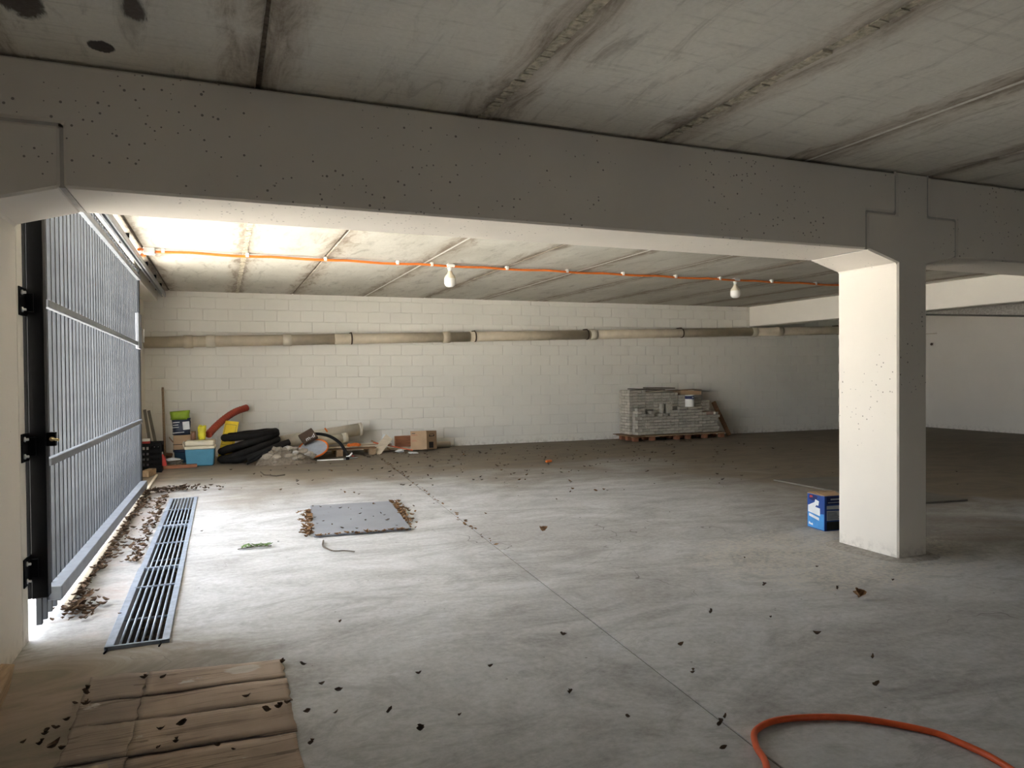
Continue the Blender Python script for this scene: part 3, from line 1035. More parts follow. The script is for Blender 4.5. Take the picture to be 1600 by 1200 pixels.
# left part and main part of each strip, far to near
XC = -0.34
rows = [(3.80, 3.675, 3.50, 3.44), (3.499, 3.434, 3.27, 3.20), (3.2695, 3.1995, 2.965, 2.905), (2.964, 2.899, 2.60, 2.55), (2.5995, 2.5495, 2.20, 2.20)]
for k, (fl_, fr_, nl_, nr_) in enumerate(rows):
    fm = fl_ + (fr_ - fl_) * 0.3
    nm = nl_ + (nr_ - nl_) * 0.3
    lft = -0.577 + 0.004 * k
    rgt = 0.254 + 0.004 * math.sin(k * 2)
    card_strip('strip', fm, fr_, nm, nr_, 0.0, 0.0, XC + 0.002, rgt, XC + 0.002, rgt, 10 + k) if k not in (0, 2) else \
    card_strip('strip', fm, fr_, nm, nr_, 0.0, 0.007, XC + 0.002, rgt, XC + 0.002, rgt, 10 + k)
    card_strip('side_flap', fl_, fm, nl_, nm, 0.0, 0.004 if k in (0, 2) else 0.0, lft, XC - 0.002, lft, XC - 0.002, 30 + k)
mb = MB()
mb.prism([(-0.50, 2.90), (-0.40, 2.915), (-0.375, 2.82), (-0.46, 2.80)], 'z', 0.0155, 0.0165)
mb.build('tape', M['tape'], cb)

hp = spline([(1.60, 1.80, 0.014), (1.76, 1.995, 0.014), (1.815, 2.11, 0.014), (1.90, 2.205, 0.014), (2.06, 2.23, 0.014), (2.31, 2.135, 0.014),
             (2.485, 1.955, 0.014), (2.525, 1.83, 0.014), (2.52, 1.66, 0.014), (2.42, 1.40, 0.014), (2.2, 1.15, 0.014)], 10)
tag(MB().tube(hp, 0.0125, 12).build('hose', M['hose'], None), 'thick orange rubber hose curving across the near floor', 'hose')

# planks leaning at the near left edge
for k, (loc, sz, rot, lab) in enumerate([((-0.905, 3.64, 0.062), (0.055, 0.34, 0.12), rxyz(0, 12, 4), 'upper rough wooden offcut at the foot of the left column'),
                                         ((-0.985, 3.52, 0.056), (0.05, 0.40, 0.11), rxyz(0, 12, -2), 'lower reddish wooden offcut at the foot of the left column')]):
    tag(MB().obox(loc, sz, rot, 0.004).build('wood_offcut', M['wood' if k == 0 else 'wood_red'], None), lab, 'wood')

# ================================================================== LAMPS, CABLE, PIPE
cable_y = lambda x: 9.06 - 0.006 * (x - 2.8)
cond = thing('conduit', 'orange corrugated conduit clipped along the rear ceiling between lamps', 'cable', (2.8, 9.06, ZC))
pts = []
x = -0.78
while x < 10.9:
    pts.append((x, cable_y(x) + 0.012 * math.sin(x * 4.1), ZC - 0.028 - 0.012 * abs(math.sin((x + 0.3) * math.pi / 0.9)) ** 1.0))
    x += 0.15
MB().tube(pts, 0.0155, 8).build('tube', M['orange'], cond)
MB().tube([(p[0], p[1] + 0.03, p[2] + 0.012) for p in pts], 0.006, 6).build('wire', M['pvc'], cond)
for x in [-0.6, 0.3, 1.2, 2.1, 2.55, 3.6, 4.5, 5.4, 6.3, 7.1, 8.1, 9.0]:
    MB().box((x - 0.018, cable_y(x) - 0.03, ZC - 0.048), (x + 0.018, cable_y(x) + 0.03, ZC), 0.004).build('clip', M['white_plastic'], cond)
jb = MB()
jb.box((-0.80, 9.00, ZC - 0.075), (-0.68, 9.12, ZC), 0.008)
jb.build('junction_box', M['white_plastic'], cond)
MB().tube(spline([(-0.78, 9.05, ZC - 0.04), (-0.81, 9.0, ZC - 0.03), (-0.832, 8.9, ZC - 0.05)], 6), 0.016, 8).build('tube', M['orange'], cond)
MB().tube(spline([(-0.78, 9.10, ZC - 0.06), (-0.80, 9.14, ZC - 0.08), (-0.83, 9.2, ZC - 0.06)], 6), 0.016, 8).build('tube', M['orange'], cond)

for k, (lx, ly) in enumerate([(2.80, 9.07), (7.42, 9.06)]):
    lamp = thing('ceiling_lamp', ['bare white bulb on the ceiling nearer the gate, left one', 'bare white bulb on the ceiling nearer the column, right one'][k],
                 'lamp', (lx, ly, ZC), 'bare bulbs on the rear ceiling')
    mb = MB()
    mb.box((lx - 0.055, ly - 0.055, ZC - 0.05), (lx + 0.055, ly + 0.055, ZC - 0.012), 0.008)
    mb.box((lx - 0.03, ly - 0.03, ZC - 0.012), (lx + 0.03, ly + 0.03, ZC))
    mb.build('base', M['white_plastic'], lamp)
    MB().lathe([(0, -0.05), (0.034, -0.05), (0.028, -0.075), (0.026, -0.10), (0, -0.10)], (lx, ly, ZC), 20).build('socket', M['white_plastic'], lamp)
    MB().lathe([(0, -0.098), (0.024, -0.10), (0.030, -0.115), (0.036, -0.135), (0.055, -0.158), (0.070, -0.178), (0.072, -0.197)], (lx, ly, ZC), 24).build('bulb_neck', M['cream_plastic'], lamp)
    MB().lathe([(0.072, -0.197), (0.0755, -0.20), (0.0755, -0.255), (0.070, -0.280), (0.052, -0.300), (0.028, -0.310), (0, -0.312)], (lx, ly, ZC), 24).build('bulb', M['opal'], lamp)

pipe = thing('drain_pipe', 'long beige drain pipe sloping along the back wall', 'pipe', (4, wall_y(4) - 0.2, 2.12))


def pz(x):
    return 1.965 + 0.0262 * (x + 1.2)


def pp(x, dz=0.0):
    return (x, wall_y(x) - 0.17, pz(x) + dz)


ends = [-1.19, 1.9, 4.45, 7.05, 11.05, 15.6]
for xa, xb in zip(ends, ends[1:]):
    MB().tube([pp(xa), pp(xb)], 0.095, 20).build('pipe_length', M['pvc'], pipe)
for xc in (-0.5, -0.15, 1.1, 4.0, 7.1, 11.1, 11.8, 15.0):
    MB().tube([pp(xc - 0.09), pp(xc - 0.085), pp(xc + 0.05), pp(xc + 0.055)], [0.098, 0.108, 0.108, 0.1], 20).build('coupling', M['pvc_light' if xc in (-0.15, 1.1, 7.1, 11.1) else 'pvc'], pipe)
for xc in (4.55, 6.95, 2.2, 9.2, 13.5):
    mb = MB()
    mb.tube([pp(xc - 0.012), pp(xc + 0.012)], 0.103, 20)
    p_ = pp(xc)
    mb.box((xc - 0.012, p_[1], p_[2] + 0.07), (xc + 0.012, wall_y(xc) + 0.005, p_[2] + 0.12))
    mb.build('bracket', M['wood_dark'], pipe)
# little stub on the wall right of the column
sb = thing('wall_stub', 'small dark pipe stub on the wall just right of column', 'fitting', (15.97, 12.3, 2.1))
MB().tube([(16.0, 12.36, 2.02), (15.90, 12.28, 2.02)], 0.03, 10).build('stub', M['wood_dark'], sb)
MB().box((15.97, 12.22, 2.27), (16.0, 12.5, 2.285)).build('bracket', M['pvc'], sb)


# ================================================================== PAVER STACK ON ITS PALLET
PA = math.radians(0.3)
PO = Vector((7.72, 12.50, 0))
prot = Matrix.Rotation(PA, 3, 'Z')


def PW(u, v, z):
    """pallet frame: u along the front, v towards the wall"""
    return PO + prot @ Vector((u, v, 0)) + Vector((0, 0, z))


pal = thing('wooden_pallet', 'long low wooden pallet under the grey paver stack', 'pallet', PW(1.1, 0.3, 0))
for u in (0.02, 0.42, 1.02, 1.30, 1.72, 2.15):
    for v in (0.02, 0.28, 0.52):
        MB().obox(PW(u, v, 0.045), (0.10, 0.10, 0.085), prot, 0.003).build('foot_block', M['wood_red'], pal)
for v in (0.0, 0.17, 0.34, 0.50):
    MB().obox(PW(1.07, v, 0.100), (2.36 if v != 0.0 else 2.30, 0.12, 0.022), prot, 0.003).build('deck_board', M['wood_brown' if v else 'wood'], pal)
MB().obox(PW(0.0, 0.24, 0.117), (0.34, 0.70, 0.012), prot, 0.002).build('deck_board', M['wood_brown'], pal)
ZP = 0.124
PH = 0.0605
bm_ = MB()
bm_.obox((0, 0, 0), (0.192, 0.093, 0.0555), None, 0.005)
pav_me = bm_.mesh('paver')
pav_me.materials.append(M['paver'])
PGRP = 'grey pavers stacked on the pallet'
PLAB = 'pale grey concrete paver in the stack on the long pallet'
npav = [0]
PAV = []
hidden = MB()


def paver(u, v, z, along_u=True, show=True, yaw_=0.0, tier='front tier'):
    j = rnd.uniform
    a = PA + (0 if along_u else math.pi / 2) + math.radians(j(-1.2, 1.2) + yaw_)
    p = PW(u + j(-.003, .003), v + j(-.005, .004), z)
    if show and npav[0] < 290:
        npav[0] += 1
        o = link('paver', pav_me, None, p, (0, 0, a))
        tag(o, PLAB, 'paver', PGRP)
        PAV.append((o, u, v, z, tier))
    else:
        hidden.obox(p, (0.196, 0.097, 0.0575), Matrix.Rotation(a, 3, 'Z'), 0.004)


def cell(u, v, k, front=True, left=False, top=False):
    """two pavers filling a 0.2 x 0.2 cell of course k"""
    z = ZP + (k + 0.5) * PH
    if (k + int(round(u / 0.2))) % 3 == 0:
        paver(u + 0.05, v + 0.1, z, False, front or left or top, 0, 'rear tier')
        paver(u + 0.15, v + 0.1, z, False, front or top, 0, 'rear tier')
    else:
        paver(u + 0.1, v + 0.05, z, True, front or left or top, 0, 'rear tier')
        paver(u + 0.1, v + 0.15, z, True, left or top, 0, 'rear tier')


rear_top = [15, 15, 14, 14, 14, 14, 13, 13, 12, 11]     # courses in each rear cell from the left
front_top = [8, 7, 6, 6, 7, 8, 8, 8, 6, 6, 5]
SH = 0.1
for c in range(10):
    for k in range(rear_top[c]):
        fr = k >= (front_top[c] - 1)
        cell(0.0 + c * 0.2, 0.21, k, front=fr, left=(c == 0), top=False)
        if c == 0:
            cell(0.0, 0.41, k, front=False, left=True)
        else:
            z = ZP + (k + 0.5) * PH
            paver(c * 0.2 + 0.1, 0.46, z, True, False)
            paver(c * 0.2 + 0.1, 0.56, z, True, False)
for c in range(10):
    for k in range(front_top[c]):
        off = SH if k % 2 else 0.0
        z = ZP + (k + 0.5) * PH
        if k % 4 == 3:
            paver(0.07 + c * 0.2 + 0.05, 0.11, z, False, True)
            paver(0.07 + c * 0.2 + 0.15, 0.11, z, False, True)
        else:
            uu = 0.07 + c * 0.2 + 0.1 + off
            if c == 9 and off:
                uu -= off / 2
            paver(uu, 0.06, z, True, True)
            paver(0.07 + c * 0.2 + 0.1, 0.16, z, True, False)
# loose ones lying on the lower step
for (u, v, k, al, yw_) in ((0.17, 0.08, 8.0, True, 6), (0.42, 0.09, 7.0, False, 10), (0.62, 0.09, 6.0, False, -8), (0.75, 0.10, 6.0, False, 4),
                           (1.0, 0.12, 7.0, True, -5), (1.25, 0.14, 8.0, True, 0), (1.48, 0.14, 8.0, True, 3), (1.72, 0.10, 6.0, False, 0), (2.02, 0.11, 6.0, False, 12)):
    paver(u, v, ZP + (k + 0.5) * PH, al, True, yw_, 'loose layer')
o = hidden.build('inner_pavers', M['paver'], None)
o['kind'] = 'stuff'
tag(o, 'grey concrete pavers hidden inside the stack on the pallet', 'paver')
ORD = ['first', 'second', 'third', 'fourth', 'fifth', 'sixth', 'seventh', 'eighth', 'ninth', 'tenth', 'eleventh', 'twelfth', 'thirteenth', 'fourteenth', 'fifteenth',
       'sixteenth', 'seventeenth', 'eighteenth', 'nineteenth', 'twentieth', 'twenty-first', 'twenty-second', 'twenty-third', 'twenty-fourth', 'twenty-fifth', 'twenty-sixth',
       'twenty-seventh', 'twenty-eighth', 'twenty-ninth', 'thirtieth'] + ['thirty-' + q for q in ('first', 'second', 'third', 'fourth', 'fifth', 'sixth', 'seventh', 'eighth', 'ninth')] + ['fortieth'] + \
      ['forty-' + q for q in ('first', 'second', 'third', 'fourth', 'fifth', 'sixth', 'seventh', 'eighth', 'ninth')] + ['fiftieth']
byrow = {}
for (o, u, v, z, tier) in PAV:
    if tier == 'rear tier' and u < 0.2 and v > 0.4:
        tier = 'left end'
    k = int((z - ZP) / PH + 0.01)
    byrow.setdefault((tier, k), []).append((u, -v, o))
loose = []
for (tier, k), lst in byrow.items():
    if tier == 'loose layer':
        loose += lst
        continue
    lst.sort(key=lambda q: q[:2])
    for i, (u, v, o) in enumerate(lst):
        if tier == 'left end':
            o['label'] = 'grey paver at the back left end of the stack, %s course up, %s from left' % (ORD[k], ORD[i])
        else:
            o['label'] = 'grey paver in the %s of the stack, %s course up, %s from left' % (tier, ORD[k], ORD[i])
loose.sort(key=lambda q: q[:2])
for i, (u, v, o) in enumerate(loose):
    o['label'] = 'loose grey paver lying on top of the front step, %s from left' % ORD[i]
# two pavers on edge forming a little shelf, and the reddish one
for k, u in enumerate((0.72, 0.90)):
    tag(MB().obox(PW(u, 0.12, ZP + 7 * PH + 0.101), ((0.05, 0.10, 0.2), (0.14, 0.055, 0.2))[k], prot, 0.004).build('upright_paver', M['paver'], None),
        ('narrow grey paver standing on end in the gap of the stack', 'broad grey paver standing on end in the gap of the stack')[k], 'paver')
tag(MB().obox(PW(1.87, 0.10, ZP + 6.55 * PH), (0.2, 0.12, 0.065), prot @ rz(4), 0.004).build('red_paver', M['brick_red'], None),
    'single reddish paver on the right step of the grey stack', 'paver')


def can(name, label, c, r, h, body, band, lid):
    t = thing(name, label, 'can', c)
    MB().lathe([(0, 0), (r, 0), (r * 1.02, 0.004), (r, 0.01), (r, h - 0.012), (r * 1.03, h - 0.008), (r * 1.03, h), (r * 0.9, h), (r * 0.88, h - 0.008), (0, h - 0.008)], c, 24).build('tin', M[body], t)
    MB().lathe([(r * 1.012, h * 0.66), (r * 1.014, h * 0.665), (r * 1.014, h * 0.93), (r * 1.012, h * 0.935)], c, 24).build('band', M[band], t, label='navy upper band of the tin')
    mb = MB()
    for (a0, a1, z0, z1) in ((-95, -55, 0.74, 0.86), (-98, -50, 0.58, 0.635)):
        pts = []
        for i in range(9):
            a = math.radians(a0 + (a1 - a0) * i / 8)
            pts.append((math.cos(a) * r * 1.02, math.sin(a) * r * 1.02))
        for (p, q) in zip(pts, pts[1:]):
            mb.poly([(c[0] + p[0], c[1] + p[1], c[2] + z0 * h), (c[0] + q[0], c[1] + q[1], c[2] + z0 * h), (c[0] + q[0], c[1] + q[1], c[2] + z1 * h), (c[0] + p[0], c[1] + p[1], c[2] + z1 * h)])
    mb.build('label', M['grey_print'], t)
    return t


pc = PW(1.42, 0.12, ZP + 9 * PH - 0.001)
can('paint_tin', 'white paint tin with a navy band standing on the pavers', pc, 0.095, 0.245, 'white_plastic', 'navy', 'plate')
# boards on top of the stack
ZT = ZP + 15 * PH
for k, (u, v, z, sx, sy, rr, mt, lab) in enumerate([
        (0.55, 0.42, ZT + 0.010, 0.75, 0.30, rxyz(0, 2.0, 4), 'wood_dark', 'longest dark thin board lying on top of the paver stack'),
        (0.85, 0.40, ZT + 0.035, 0.62, 0.26, rxyz(0, 1.0, -5), 'wood_dark', 'uppermost dark thin board on top of the paver stack'),
        (0.62, 0.36, ZP + 14 * PH + 0.022, 0.42, 0.24, rxyz(0, -2, 0), 'wood_pale', 'pale board tucked under the dark boards on paver stack')]):
    tag(MB().obox(PW(u, v, z), (sx, sy, 0.018), prot @ rr, 0.002).build('board', M[mt], None), lab, 'board')
fc = thing('flat_box', 'opened flat brown cardboard box on the right top of the pavers', 'box', PW(1.62, 0.4, ZP + 13 * PH))
MB().obox(PW(1.56, 0.40, ZP + 13 * PH + 0.045), (0.52, 0.3, 0.085), prot @ rxyz(0, 1.5, -3), 0.003).build('body', M['carton'], fc)
MB().obox(PW(1.50, 0.42, ZP + 13 * PH + 0.10), (0.66, 0.34, 0.008), prot @ rxyz(0, -2.5, -3), 0.001).build('flap', M['carton_in'], fc)
tag(MB().bar((10.24, 12.72, 0.012), (9.98, 12.93, 0.74), 0.10, 0.022, (0, 1, 0.3), 0.003).build('leaning_plank', M['wood_brown'], None),
    'brown plank leaning against the right end of the paver stack', 'plank')

# ================================================================== BLUE CARTON BY THE COLUMN
bx = thing('paint_box', 'blue printed cardboard box with open flaps behind the white column', 'box', (4.93, 4.83, 0.0))
BXC, BYC, BW, BD, BHH = 4.965, 4.865, 0.20, 0.22, 0.305
brot = rz(-6)


def BP(x, y, z):
    return Vector((BXC, BYC, 0)) + brot @ Vector((x, y, z))


mb = MB()
for (c, s_) in (((-BW / 2, 0, BHH / 2), (0.004, BD, BHH)), ((BW / 2, 0, BHH / 2), (0.004, BD, BHH)), ((0, -BD / 2, BHH / 2), (BW, 0.004, BHH)), ((0, BD / 2, BHH / 2), (BW, 0.004, BHH)), ((0, 0, 0.003), (BW, BD, 0.004))):
    mb.obox(BP(*c), s_, brot)
mb.build('body', M['blue_box'], bx)
MB().obox(BP(0.0, -BD / 2 + 0.055, BHH + 0.008), (BW, 0.11, 0.003), brot @ rxyz(8, 0, 0)).build('flap', M['carton'], bx)
MB().obox(BP(-BW / 2 + 0.045, 0.01, BHH + 0.004), (0.10, BD * 0.9, 0.003), brot @ rxyz(0, -5, 0)).build('flap', M['carton'], bx)
MB().obox(BP(0.02, BD / 2 - 0.05, BHH + 0.012), (BW, 0.11, 0.003), brot @ rxyz(-7, 0, 0)).build('flap', M['carton_in'], bx)


def on_left(poly, mat, name='print', d=0.0028):
    """flat print on the left face: s runs from the back edge (0) to the front edge (1), t up"""
    m = MB()
    m.poly([BP(-BW / 2 - d, BD / 2 - s * BD, t * BHH) for s, t in poly])
    return m.build(name, M[mat], bx)


def on_front(poly, mat, name='print', d=0.0028):
    m = MB()
    m.poly([BP(-BW / 2 + s * BW, -BD / 2 - d, t * BHH) for s, t in poly])
    return m.build(name, M[mat], bx)


on_left([(0.02, 0.02), (0.98, 0.02), (0.98, 0.48), (0.6, 0.44), (0.02, 0.62)], 'blue_light')
on_left([(0.05, 0.46), (0.75, 0.40), (0.75, 0.62), (0.05, 0.66)], 'print_white', d=0.0034)
on_left([(0.10, 0.66), (0.45, 0.60), (0.62, 0.80), (0.40, 0.76)], 'print_white', d=0.0034)
on_left([(0.10, 0.34), (0.70, 0.26), (0.70, 0.34), (0.10, 0.42)], 'print_white', d=0.0034)
on_left([(0.08, 0.10), (0.34, 0.08), (0.32, 0.15), (0.22, 0.13), (0.10, 0.18)], 'print_white', d=0.0034)
on_left([(0.10, 0.84), (0.30, 0.80), (0.55, 0.84), (0.62, 0.95), (0.35, 0.98), (0.12, 0.97)], 'navy', d=0.0034)
on_left([(0.40, 0.70), (0.66, 0.69), (0.70, 0.82), (0.48, 0.86)], 'print_white', d=0.0038)
on_left([(0.14, 0.88), (0.34, 0.90), (0.30, 0.95), (0.16, 0.95)], 'red', d=0.0040)
on_front([(0.10, 0.02), (0.98, 0.02), (0.98, 0.26), (0.10, 0.26)], 'print_black')
on_front([(0.10, 0.30), (0.95, 0.30), (0.95, 0.56), (0.10, 0.58)], 'grey_print')
on_front([(0.10, 0.62), (0.95, 0.61), (0.95, 0.72), (0.10, 0.72)], 'grey_print')
on_front([(0.10, 0.76), (0.98, 0.76), (0.98, 0.98), (0.10, 0.98)], 'navy')
on_front([(0.30, 0.88), (0.90, 0.88), (0.90, 0.92), (0.30, 0.92)], 'grey_print', d=0.0034)
on_front([(0.16, 0.80), (0.90, 0.80), (0.90, 0.82), (0.16, 0.82)], 'grey_print', d=0.0034)
for q in range(7):
    on_front([(0.14, 0.33 + q * 0.033), (0.5 + 0.4 * rnd.random(), 0.33 + q * 0.033), (0.5 + 0.4 * rnd.random(), 0.343 + q * 0.033), (0.14, 0.343 + q * 0.033)], 'navy', d=0.0034)

# ================================================================== THE CORNER HEAP, left to right
# metal strips against the left wall
for k, (a_, b_, lab) in enumerate([((-1.02, 12.62, 0.01), (-1.17, 13.05, 0.86), 'left dark metal strip leaning in the back left corner'),
                                   ((-0.93, 12.68, 0.01), (-1.12, 13.15, 0.84), 'right dark metal strip leaning in the back left corner')]):
    tag(MB().bar(a_, b_, 0.045, 0.012, (0, 1, 0), 0.002).build('metal_strip', M['plate_dark'], None), lab, 'strip')
# broom
br = thing('broom', 'old wooden broom leaning upright on the back wall, bristles down', 'broom', (-0.87, 12.95, 0))
MB().tube([(-0.880, 13.02, 0.10), (-0.90, 13.18, 0.66), (-0.925, 13.40, 1.21)], [0.021, 0.019, 0.018], 10).build('handle', M['wood'], br)
MB().obox((-0.88, 13.02, 0.125), (0.23, 0.06, 0.05), rxyz(0, 8, 4), 0.01).build('head', M['wood_brown'], br)
mb = MB()
for k in range(60):
    x = -0.98 + 0.20 * rnd.random()
    y = 12.995 + 0.05 * rnd.random()
    mb.tube([(x, y, 0.115), (x + rnd.uniform(-.04, .04), y + rnd.uniform(-.03, .03), 0.004)], 0.004, 4)
o = mb.build('bristles', M['bristle'], br)
o['kind'] = 'stuff'

# black crate
ck = thing('black_crate', 'open black plastic crate filled with odds in the left corner', 'crate', (-1.0, 12.1, 0))
kx0, kx1, ky0, ky1, kz = -1.17, -0.86, 11.95, 12.35, 0.40
mb = MB()
mb.box((kx0, ky0, 0.0), (kx1, ky1, 0.012))
for z in (0.02, 0.10, 0.18, 0.26):
    for (lo, hi) in (((kx0, ky0, z), (kx1, ky0 + 0.012, z + 0.045)), ((kx0, ky1 - 0.012, z), (kx1, ky1, z + 0.045)),
                     ((kx0, ky0, z), (kx0 + 0.012, ky1, z + 0.045)), ((kx1 - 0.012, ky0, z), (kx1, ky1, z + 0.045))):
        mb.box(lo, hi)
mb.build('slatted_side', M['black_plastic'], ck)
mb = MB()
for x in [kx0 + i * (kx1 - kx0) / 6 for i in range(7)]:
    mb.box((x - 0.01, ky0 - 0.003, 0), (x + 0.01, ky0 + 0.014, kz - 0.03))
    mb.box((x - 0.01, ky1 - 0.014, 0), (x + 0.01, ky1 + 0.003, kz - 0.03))
for y in [ky0 + i * (ky1 - ky0) / 6 for i in range(7)]:
    mb.box((kx1 - 0.014, y - 0.01, 0), (kx1 + 0.003, y + 0.01, kz - 0.03))
mb.build('upright', M['black_plastic'], ck)
mb = MB()
for (lo, hi) in (((kx0 - .012, ky0 - .012, kz - .05), (kx1 + .012, ky0 + .012, kz)), ((kx0 - .012, ky1 - .012, kz - .05), (kx1 + .012, ky1 + .012, kz)),
                 ((kx0 - .012, ky0 + .012, kz - .05), (kx0 + .012, ky1 - .012, kz)), ((kx1 - .012, ky0 + .012, kz - .05), (kx1 + .012, ky1 - .012, kz))):
    mb.box(lo, hi, 0.004)
mb.build('rim', M['black_plastic'], ck)
t = thing('white_tub', 'white tub with a red band sitting in black crate', 'tub', (-1.08, 12.14, 0.012))
MB().lathe([(0, 0.014), (0.055, 0.014), (0.065, 0.42), (0.068, 0.46), (0, 0.46)], (-1.085, 12.13, 0), 18).build('tub_body', M['white_plastic'], t)
MB().lathe([(0.0655, 0.385), (0.0662, 0.387), (0.0672, 0.42), (0.0665, 0.422)], (-1.085, 12.13, 0), 18).build('band', M['red'], t, label='red band round the tub')
t = thing('red_bottle', 'red plastic bottle lying against right side of black crate', 'bottle', (-0.83, 12.05, 0))
MB().lathe([(0, 0), (0.035, 0), (0.038, 0.01), (0.038, 0.17), (0.018, 0.215), (0.016, 0.225), (0, 0.225)], (-0.815, 12.02, 0.006), 16, rxyz(0, -10, 0)).build('bottle_body', M['red'], t)
MB().lathe([(0.019, 0.222), (0.019, 0.255), (0, 0.255)], (-0.815, 12.02, 0.006), 12, rxyz(0, -10, 0)).build('cap', M['white_plastic'], t)
t = thing('spare_crate', 'low flattened black tray below the crate in the left corner', 'tray', (-0.95, 11.7, 0))
mb = MB()
mb.box((-1.16, 11.60, 0.0), (-0.83, 11.90, 0.01))
for (lo, hi) in (((-1.16, 11.60, 0.0), (-0.83, 11.612, 0.06)), ((-1.16, 11.888, 0.0), (-0.83, 11.90, 0.06)), ((-1.16, 11.612, 0.0), (-1.148, 11.888, 0.06)), ((-0.842, 11.612, 0.0), (-0.83, 11.888, 0.06))):
    mb.box(lo, hi)
mb.build('tray_body', M['black_plastic'], t)
tag(MB().obox((-0.965, 11.22, 0.052), (0.10, 0.30, 0.09), rxyz(0, 0, -14), 0.005).build('wood_block', M['wood'], None), 'short square timber block on the floor beside gate end', 'block')
tag(MB().obox((-0.62, 12.02, 0.026), (0.50, 0.09, 0.048), rxyz(0, 0, 5), 0.003).build('wood_batten', M['wood_red'], None), 'reddish wooden batten on the floor in front of blue cooler', 'batten')
tag(MB().obox((-0.70, 12.16, 0.02), (0.34, 0.07, 0.036), rxyz(0, 0, -6), 0.003).build('wood_batten', M['wood'], None), 'second shorter wooden batten behind the reddish one near blue cooler', 'batten')
mb = MB()
for k in range(34):
    x, y = -0.80 + 0.19 * rnd.random(), 12.25 + 0.28 * rnd.random()
    mb.rock((x, y, 0.02 + 0.05 * rnd.random()), rnd.uniform(0.018, 0.05), (1.3, 1, 0.6), k)
o = mb.build('scraps', M['rubble'], None)
o['kind'] = 'stuff'
tag(o, 'small heap of grey scraps and rags beside broom head', 'scraps')
t = thing('white_rag', 'crumpled pale rag lying on scraps beside the black crate', 'rag', (-0.72, 12.2, 0.06))
MB().rock((-0.715, 12.22, 0.115), 0.07, (1.5, 0.8, 0.35), 77, 2).build('rag_cloth', M['print_white'], t)

# blue tub, carton and green bag stacked behind the cooler
t = thing('blue_tub', 'round dark blue tub under the brown box behind the cooler', 'tub', (-0.60, 12.85, 0))
MB().lathe([(0, 0), (0.125, 0), (0.135, 0.17), (0.145, 0.172), (0.145, 0.195), (0, 0.195)], (-0.60, 12.85, 0.001), 24).build('tub_body', M['tub_blue'], t)
MB().lathe([(0.146, 0.168), (0.150, 0.170), (0.150, 0.213), (0, 0.214)], (-0.60, 12.85, 0.001), 24).build('lid', M['bag_dark'], t)
t = thing('small_carton', 'small closed brown carton under the green and black bag', 'box', (-0.6, 12.85, 0.216))
MB().obox((-0.595, 12.85, 0.331), (0.29, 0.26, 0.23), rz(2), 0.004).build('body', M['carton'], t)
MB().obox((-0.595, 12.718, 0.30), (0.29, 0.003, 0.012), rz(2)).build('seam', M['wood_dark'], t)
MB().obox((-0.775, 12.86, 0.37), (0.10, 0.22, 0.004), rxyz(0, 55, 2)).build('flap', M['carton_in'], t)
t = thing('refuse_bag', 'plump lime green and dark blue printed plastic bag on carton', 'bag', (-0.62, 12.85, 0.447))


def bag_mesh(x0, x1, z0, z1, yc, d, seed, nx=12, nz=8):
    m = MB()
    rr = random.Random(seed)
    F_, B_ = [], []
    for j in range(nz + 1):
        v = j / nz
        fr, ba = [], []
        for i in range(nx + 1):
            u = i / nx
            bul = (1 - (2 * u - 1) ** 4) ** 0.6 * (0.45 + 0.55 * math.sin(math.pi * min(1, v * 0.75 + 0.25)))
            x = x0 + (x1 - x0) * u + rr.uniform(-.006, .006) + 0.02 * (v - 0.5) * (u - .5)
            z = z0 + (z1 - z0) * v + rr.uniform(-.004, .004) * (0 < j < nz) + 0.02 * u * v
            yy = bul * d / 2 + rr.uniform(-.006, .006)
            fr.append(m.bm.verts.new((x, yc - yy - 0.004, z)))
            ba.append(m.bm.verts.new((x, yc + yy + 0.004, z)))
        F_.append(fr)
        B_.append(ba)
    for j in range(nz):
        for i in range(nx):
            m.bm.faces.new((F_[j][i], F_[j][i + 1], F_[j + 1][i + 1], F_[j + 1][i])).smooth = True
            m.bm.faces.new((B_[j][i + 1], B_[j][i], B_[j + 1][i], B_[j + 1][i + 1])).smooth = True
        m.bm.faces.new((F_[j][0], F_[j + 1][0], B_[j + 1][0], B_[j][0]))
        m.bm.faces.new((F_[j][nx], B_[j][nx], B_[j + 1][nx], F_[j + 1][nx]))
    for i in range(nx):
        m.bm.faces.new((F_[0][i], B_[0][i], B_[0][i + 1], F_[0][i + 1]))
        m.bm.faces.new((F_[nz][i], F_[nz][i + 1], B_[nz][i + 1], B_[nz][i]))
    return m


bag_mesh(-0.755, -0.485, 0.448, 0.70, 12.85, 0.20, 3).build('bag_body', M['bag_dark'], t)
bag_mesh(-0.785, -0.495, 0.695, 0.825, 12.86, 0.17, 4, 12, 4).build('green_top', M['green'], t, label='lime green upper part of the bag')
for (x, z, sx, sz) in ((-0.69, 0.655, 0.10, 0.014), (-0.70, 0.612, 0.08, 0.012), (-0.70, 0.575, 0.10, 0.010), (-0.545, 0.60, 0.10, 0.13), (-0.66, 0.49, 0.17, 0.012)):
    MB().obox((x, 12.738, z), (sx, 0.003, sz), rxyz(0, -4, 0)).build('print', M['print_white'], t)

